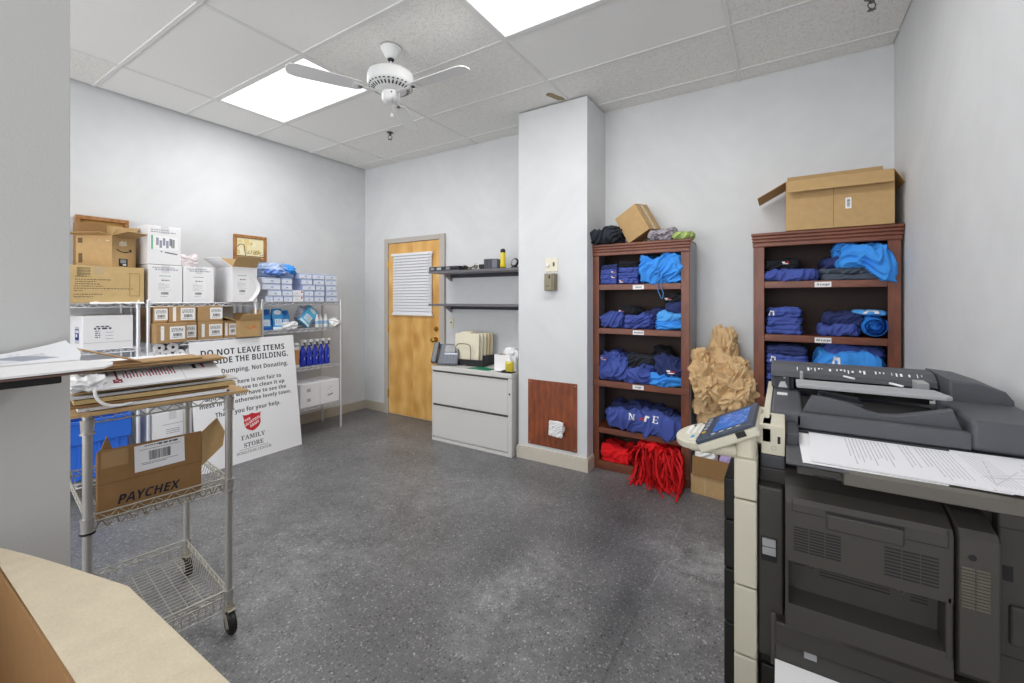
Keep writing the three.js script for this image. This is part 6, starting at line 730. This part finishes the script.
  addW(cp, 'sensor_window', put(mv(rot(box(0.026, 0.016, 0.004, 0.001), 0), 0.04, -0.014, 0.14)), M.black);
  { // keypad: rounded cream tongue in front of the screen
    const pts = []; for (let k = 0; k <= 20; k++) { const an = Math.PI / 2 + Math.PI * k / 20; pts.push([-0.21 + 0.086 * Math.cos(an), 0.125 * Math.sin(an)]); } pts.push([-0.2, -0.125], [-0.2, 0.125]);
    const g = ext(pts, 0.022, 0.005); g.rotateX(-Math.PI / 2); g.translate(0.205, 0, 0); g.rotateZ(0.16); g.translate(-0.205, 0.974, cz); const kp = addW(cp, 'keypad', g, M.cream); const key = (x, z, w, dd, m) => { const q = box(w, 0.006, dd, 0.002); q.translate(x, 0.0125, z); q.rotateZ(0.16); q.translate(-0.205, 0.974, cz); addW(kp, 'key', q, m); };
    for (let i = 0; i < 3; i++) for (let j = 0; j < 4; j++) key(-0.016 - i * 0.018, -0.055 + j * 0.024, 0.012, 0.015, M.white); key(-0.03, 0.07, 0.012, 0.03, std(0x4aa3c8, 0.4)); key(-0.012, 0.085, 0.012, 0.02, M.greyLight); key(-0.02, -0.09, 0.01, 0.014, M.grey); key(-0.045, -0.07, 0.01, 0.014, M.grey);
    const u = cloth({ w: 0.15, h: 0.06, d: 0.23, seed: 1, amp: 0.0, f: 1, round: 0.75, n: 0.6, flat: false, layers: 0 }); addW(cp, 'panel_underside', B(-0.25, -0.1, 0.945, 0.985, cz - 0.11, cz + 0.1, 0.018, 4), M.cream);
  }
  // lower tray opening
  addW(t, 'lower_panel', B(-0.02, 0.395, 0.5, 0.556, -1.43, -1.335, 0.006), M.copMid); addW(t, 'tray_rail', B(-0.03, -0.018, 0.42, 0.56, -1.43, -1.36, 0.002), M.rodDark); const bt = addW(t, 'bypass_tray', mv(rot(box(0.4, 0.012, 0.24, 0.004), 0.95), 0.18, 0.4, -1.31), M.cop); addW(bt, 'tray_clip', mv(rot(box(0.028, 0.006, 0.03, 0.002), 0.95), 0.058, 0.487, -1.36), M.greyLight); addW(bt, 'tray_lever', B(0.044, 0.05, 0.485, 0.515, -1.355, -1.343, 0.001), M.greyLight); addW(bt, 'warning_label', mv(rot(box(0.06, 0.001, 0.016, 0), 0.95), 0.138, 0.497, -1.367), std(0xa8945c, 0.6)); addW(t, 'lower_skirt', B(-0.055, 0.575, 0.1, 0.38, -1.43, -1.405, 0.004), M.cop);
  const ps = thing('paper_sheets', 'white sheets in the open lower tray of the copier', 'paper', [0.06, 0.3, -1.26]); addW(ps, 'sheets', mv(rot(box(0.15, 0.006, 0.18, 0.001), 0.95), 0.055, 0.382, -1.285), M.paper);
  // papers on the side table
  const textT = print(ctex(512, 384, (g, w, h) => { g.fillStyle = '#ededf2'; g.fillRect(0, 0, w, h); const R = rng(3); for (let k = 0; k < 26; k++) { const x = 130 + k * 12 + (k > 11 ? 18 : 0); if (k === 12 || k === 16) continue; g.save(); g.translate(x, 20); g.rotate(Math.PI / 2); scribble(g, 0, 0, k > 20 ? 300 : 200 + R() * 140, 3, R, k > 19 ? '#aaa' : '#8b8b92', 0.6); g.restore(); } }), 0.7), sketchT = print(ctex(256, 256, (g, w, h) => { g.fillStyle = '#ececf1'; g.fillRect(0, 0, w, h); g.strokeStyle = '#c2c2cc'; g.lineWidth = 2; const R = rng(7); for (let k = 0; k < 5; k++) { g.beginPath(); g.moveTo(w * 0.4 + R() * w * 0.6, R() * h); for (let i = 0; i < 2; i++) g.lineTo(R() * w, R() * h); g.stroke(); } for (let k = 0; k < 7; k++) { g.strokeStyle = '#c4c4cc'; g.beginPath(); g.moveTo(10 + k * 9, 30); g.lineTo(10 + k * 9, 230); g.stroke(); } }), 0.7);
  const pap = (l, x0, x1, z0, z1, y, turn, tex) => { const q = thing('paper_sheet', l, 'paper', [(x0 + x1) / 2, y, (z0 + z1) / 2], turn, 'papers on the copier side table'), w = x1 - x0, dd = z1 - z0; const m = add(q, 'sheets', mv(box(w, 0.0025, dd, 0), 0, 0.00125, 0), M.paper); if (tex) { const p = new THREE.PlaneGeometry(w, dd); p.rotateX(-Math.PI / 2); add(m, 'page_print', mv(p, 0, 0.0029, 0), tex); } };
  pap('lower stack of white sheets peeping out left on the copier side table', 0.037, 0.3, -1.568, -1.292, 1.0005, 0.02); pap('white page with lines of text on the copier side table', 0.06, 0.4, -1.568, -1.296, 1.0045, -0.02, textT); pap('white page with pencil sketch at the right of the copier side table', 0.37, 0.57, -1.568, -1.288, 1.0085, 0.03, sketchT);
}
// ---------------------------------------------------------------- shadows on, hand over
scene.traverse((o) => { if (o.isMesh) { o.castShadow = true; o.receiveShadow = true; } });
renderer.render(scene, camera);
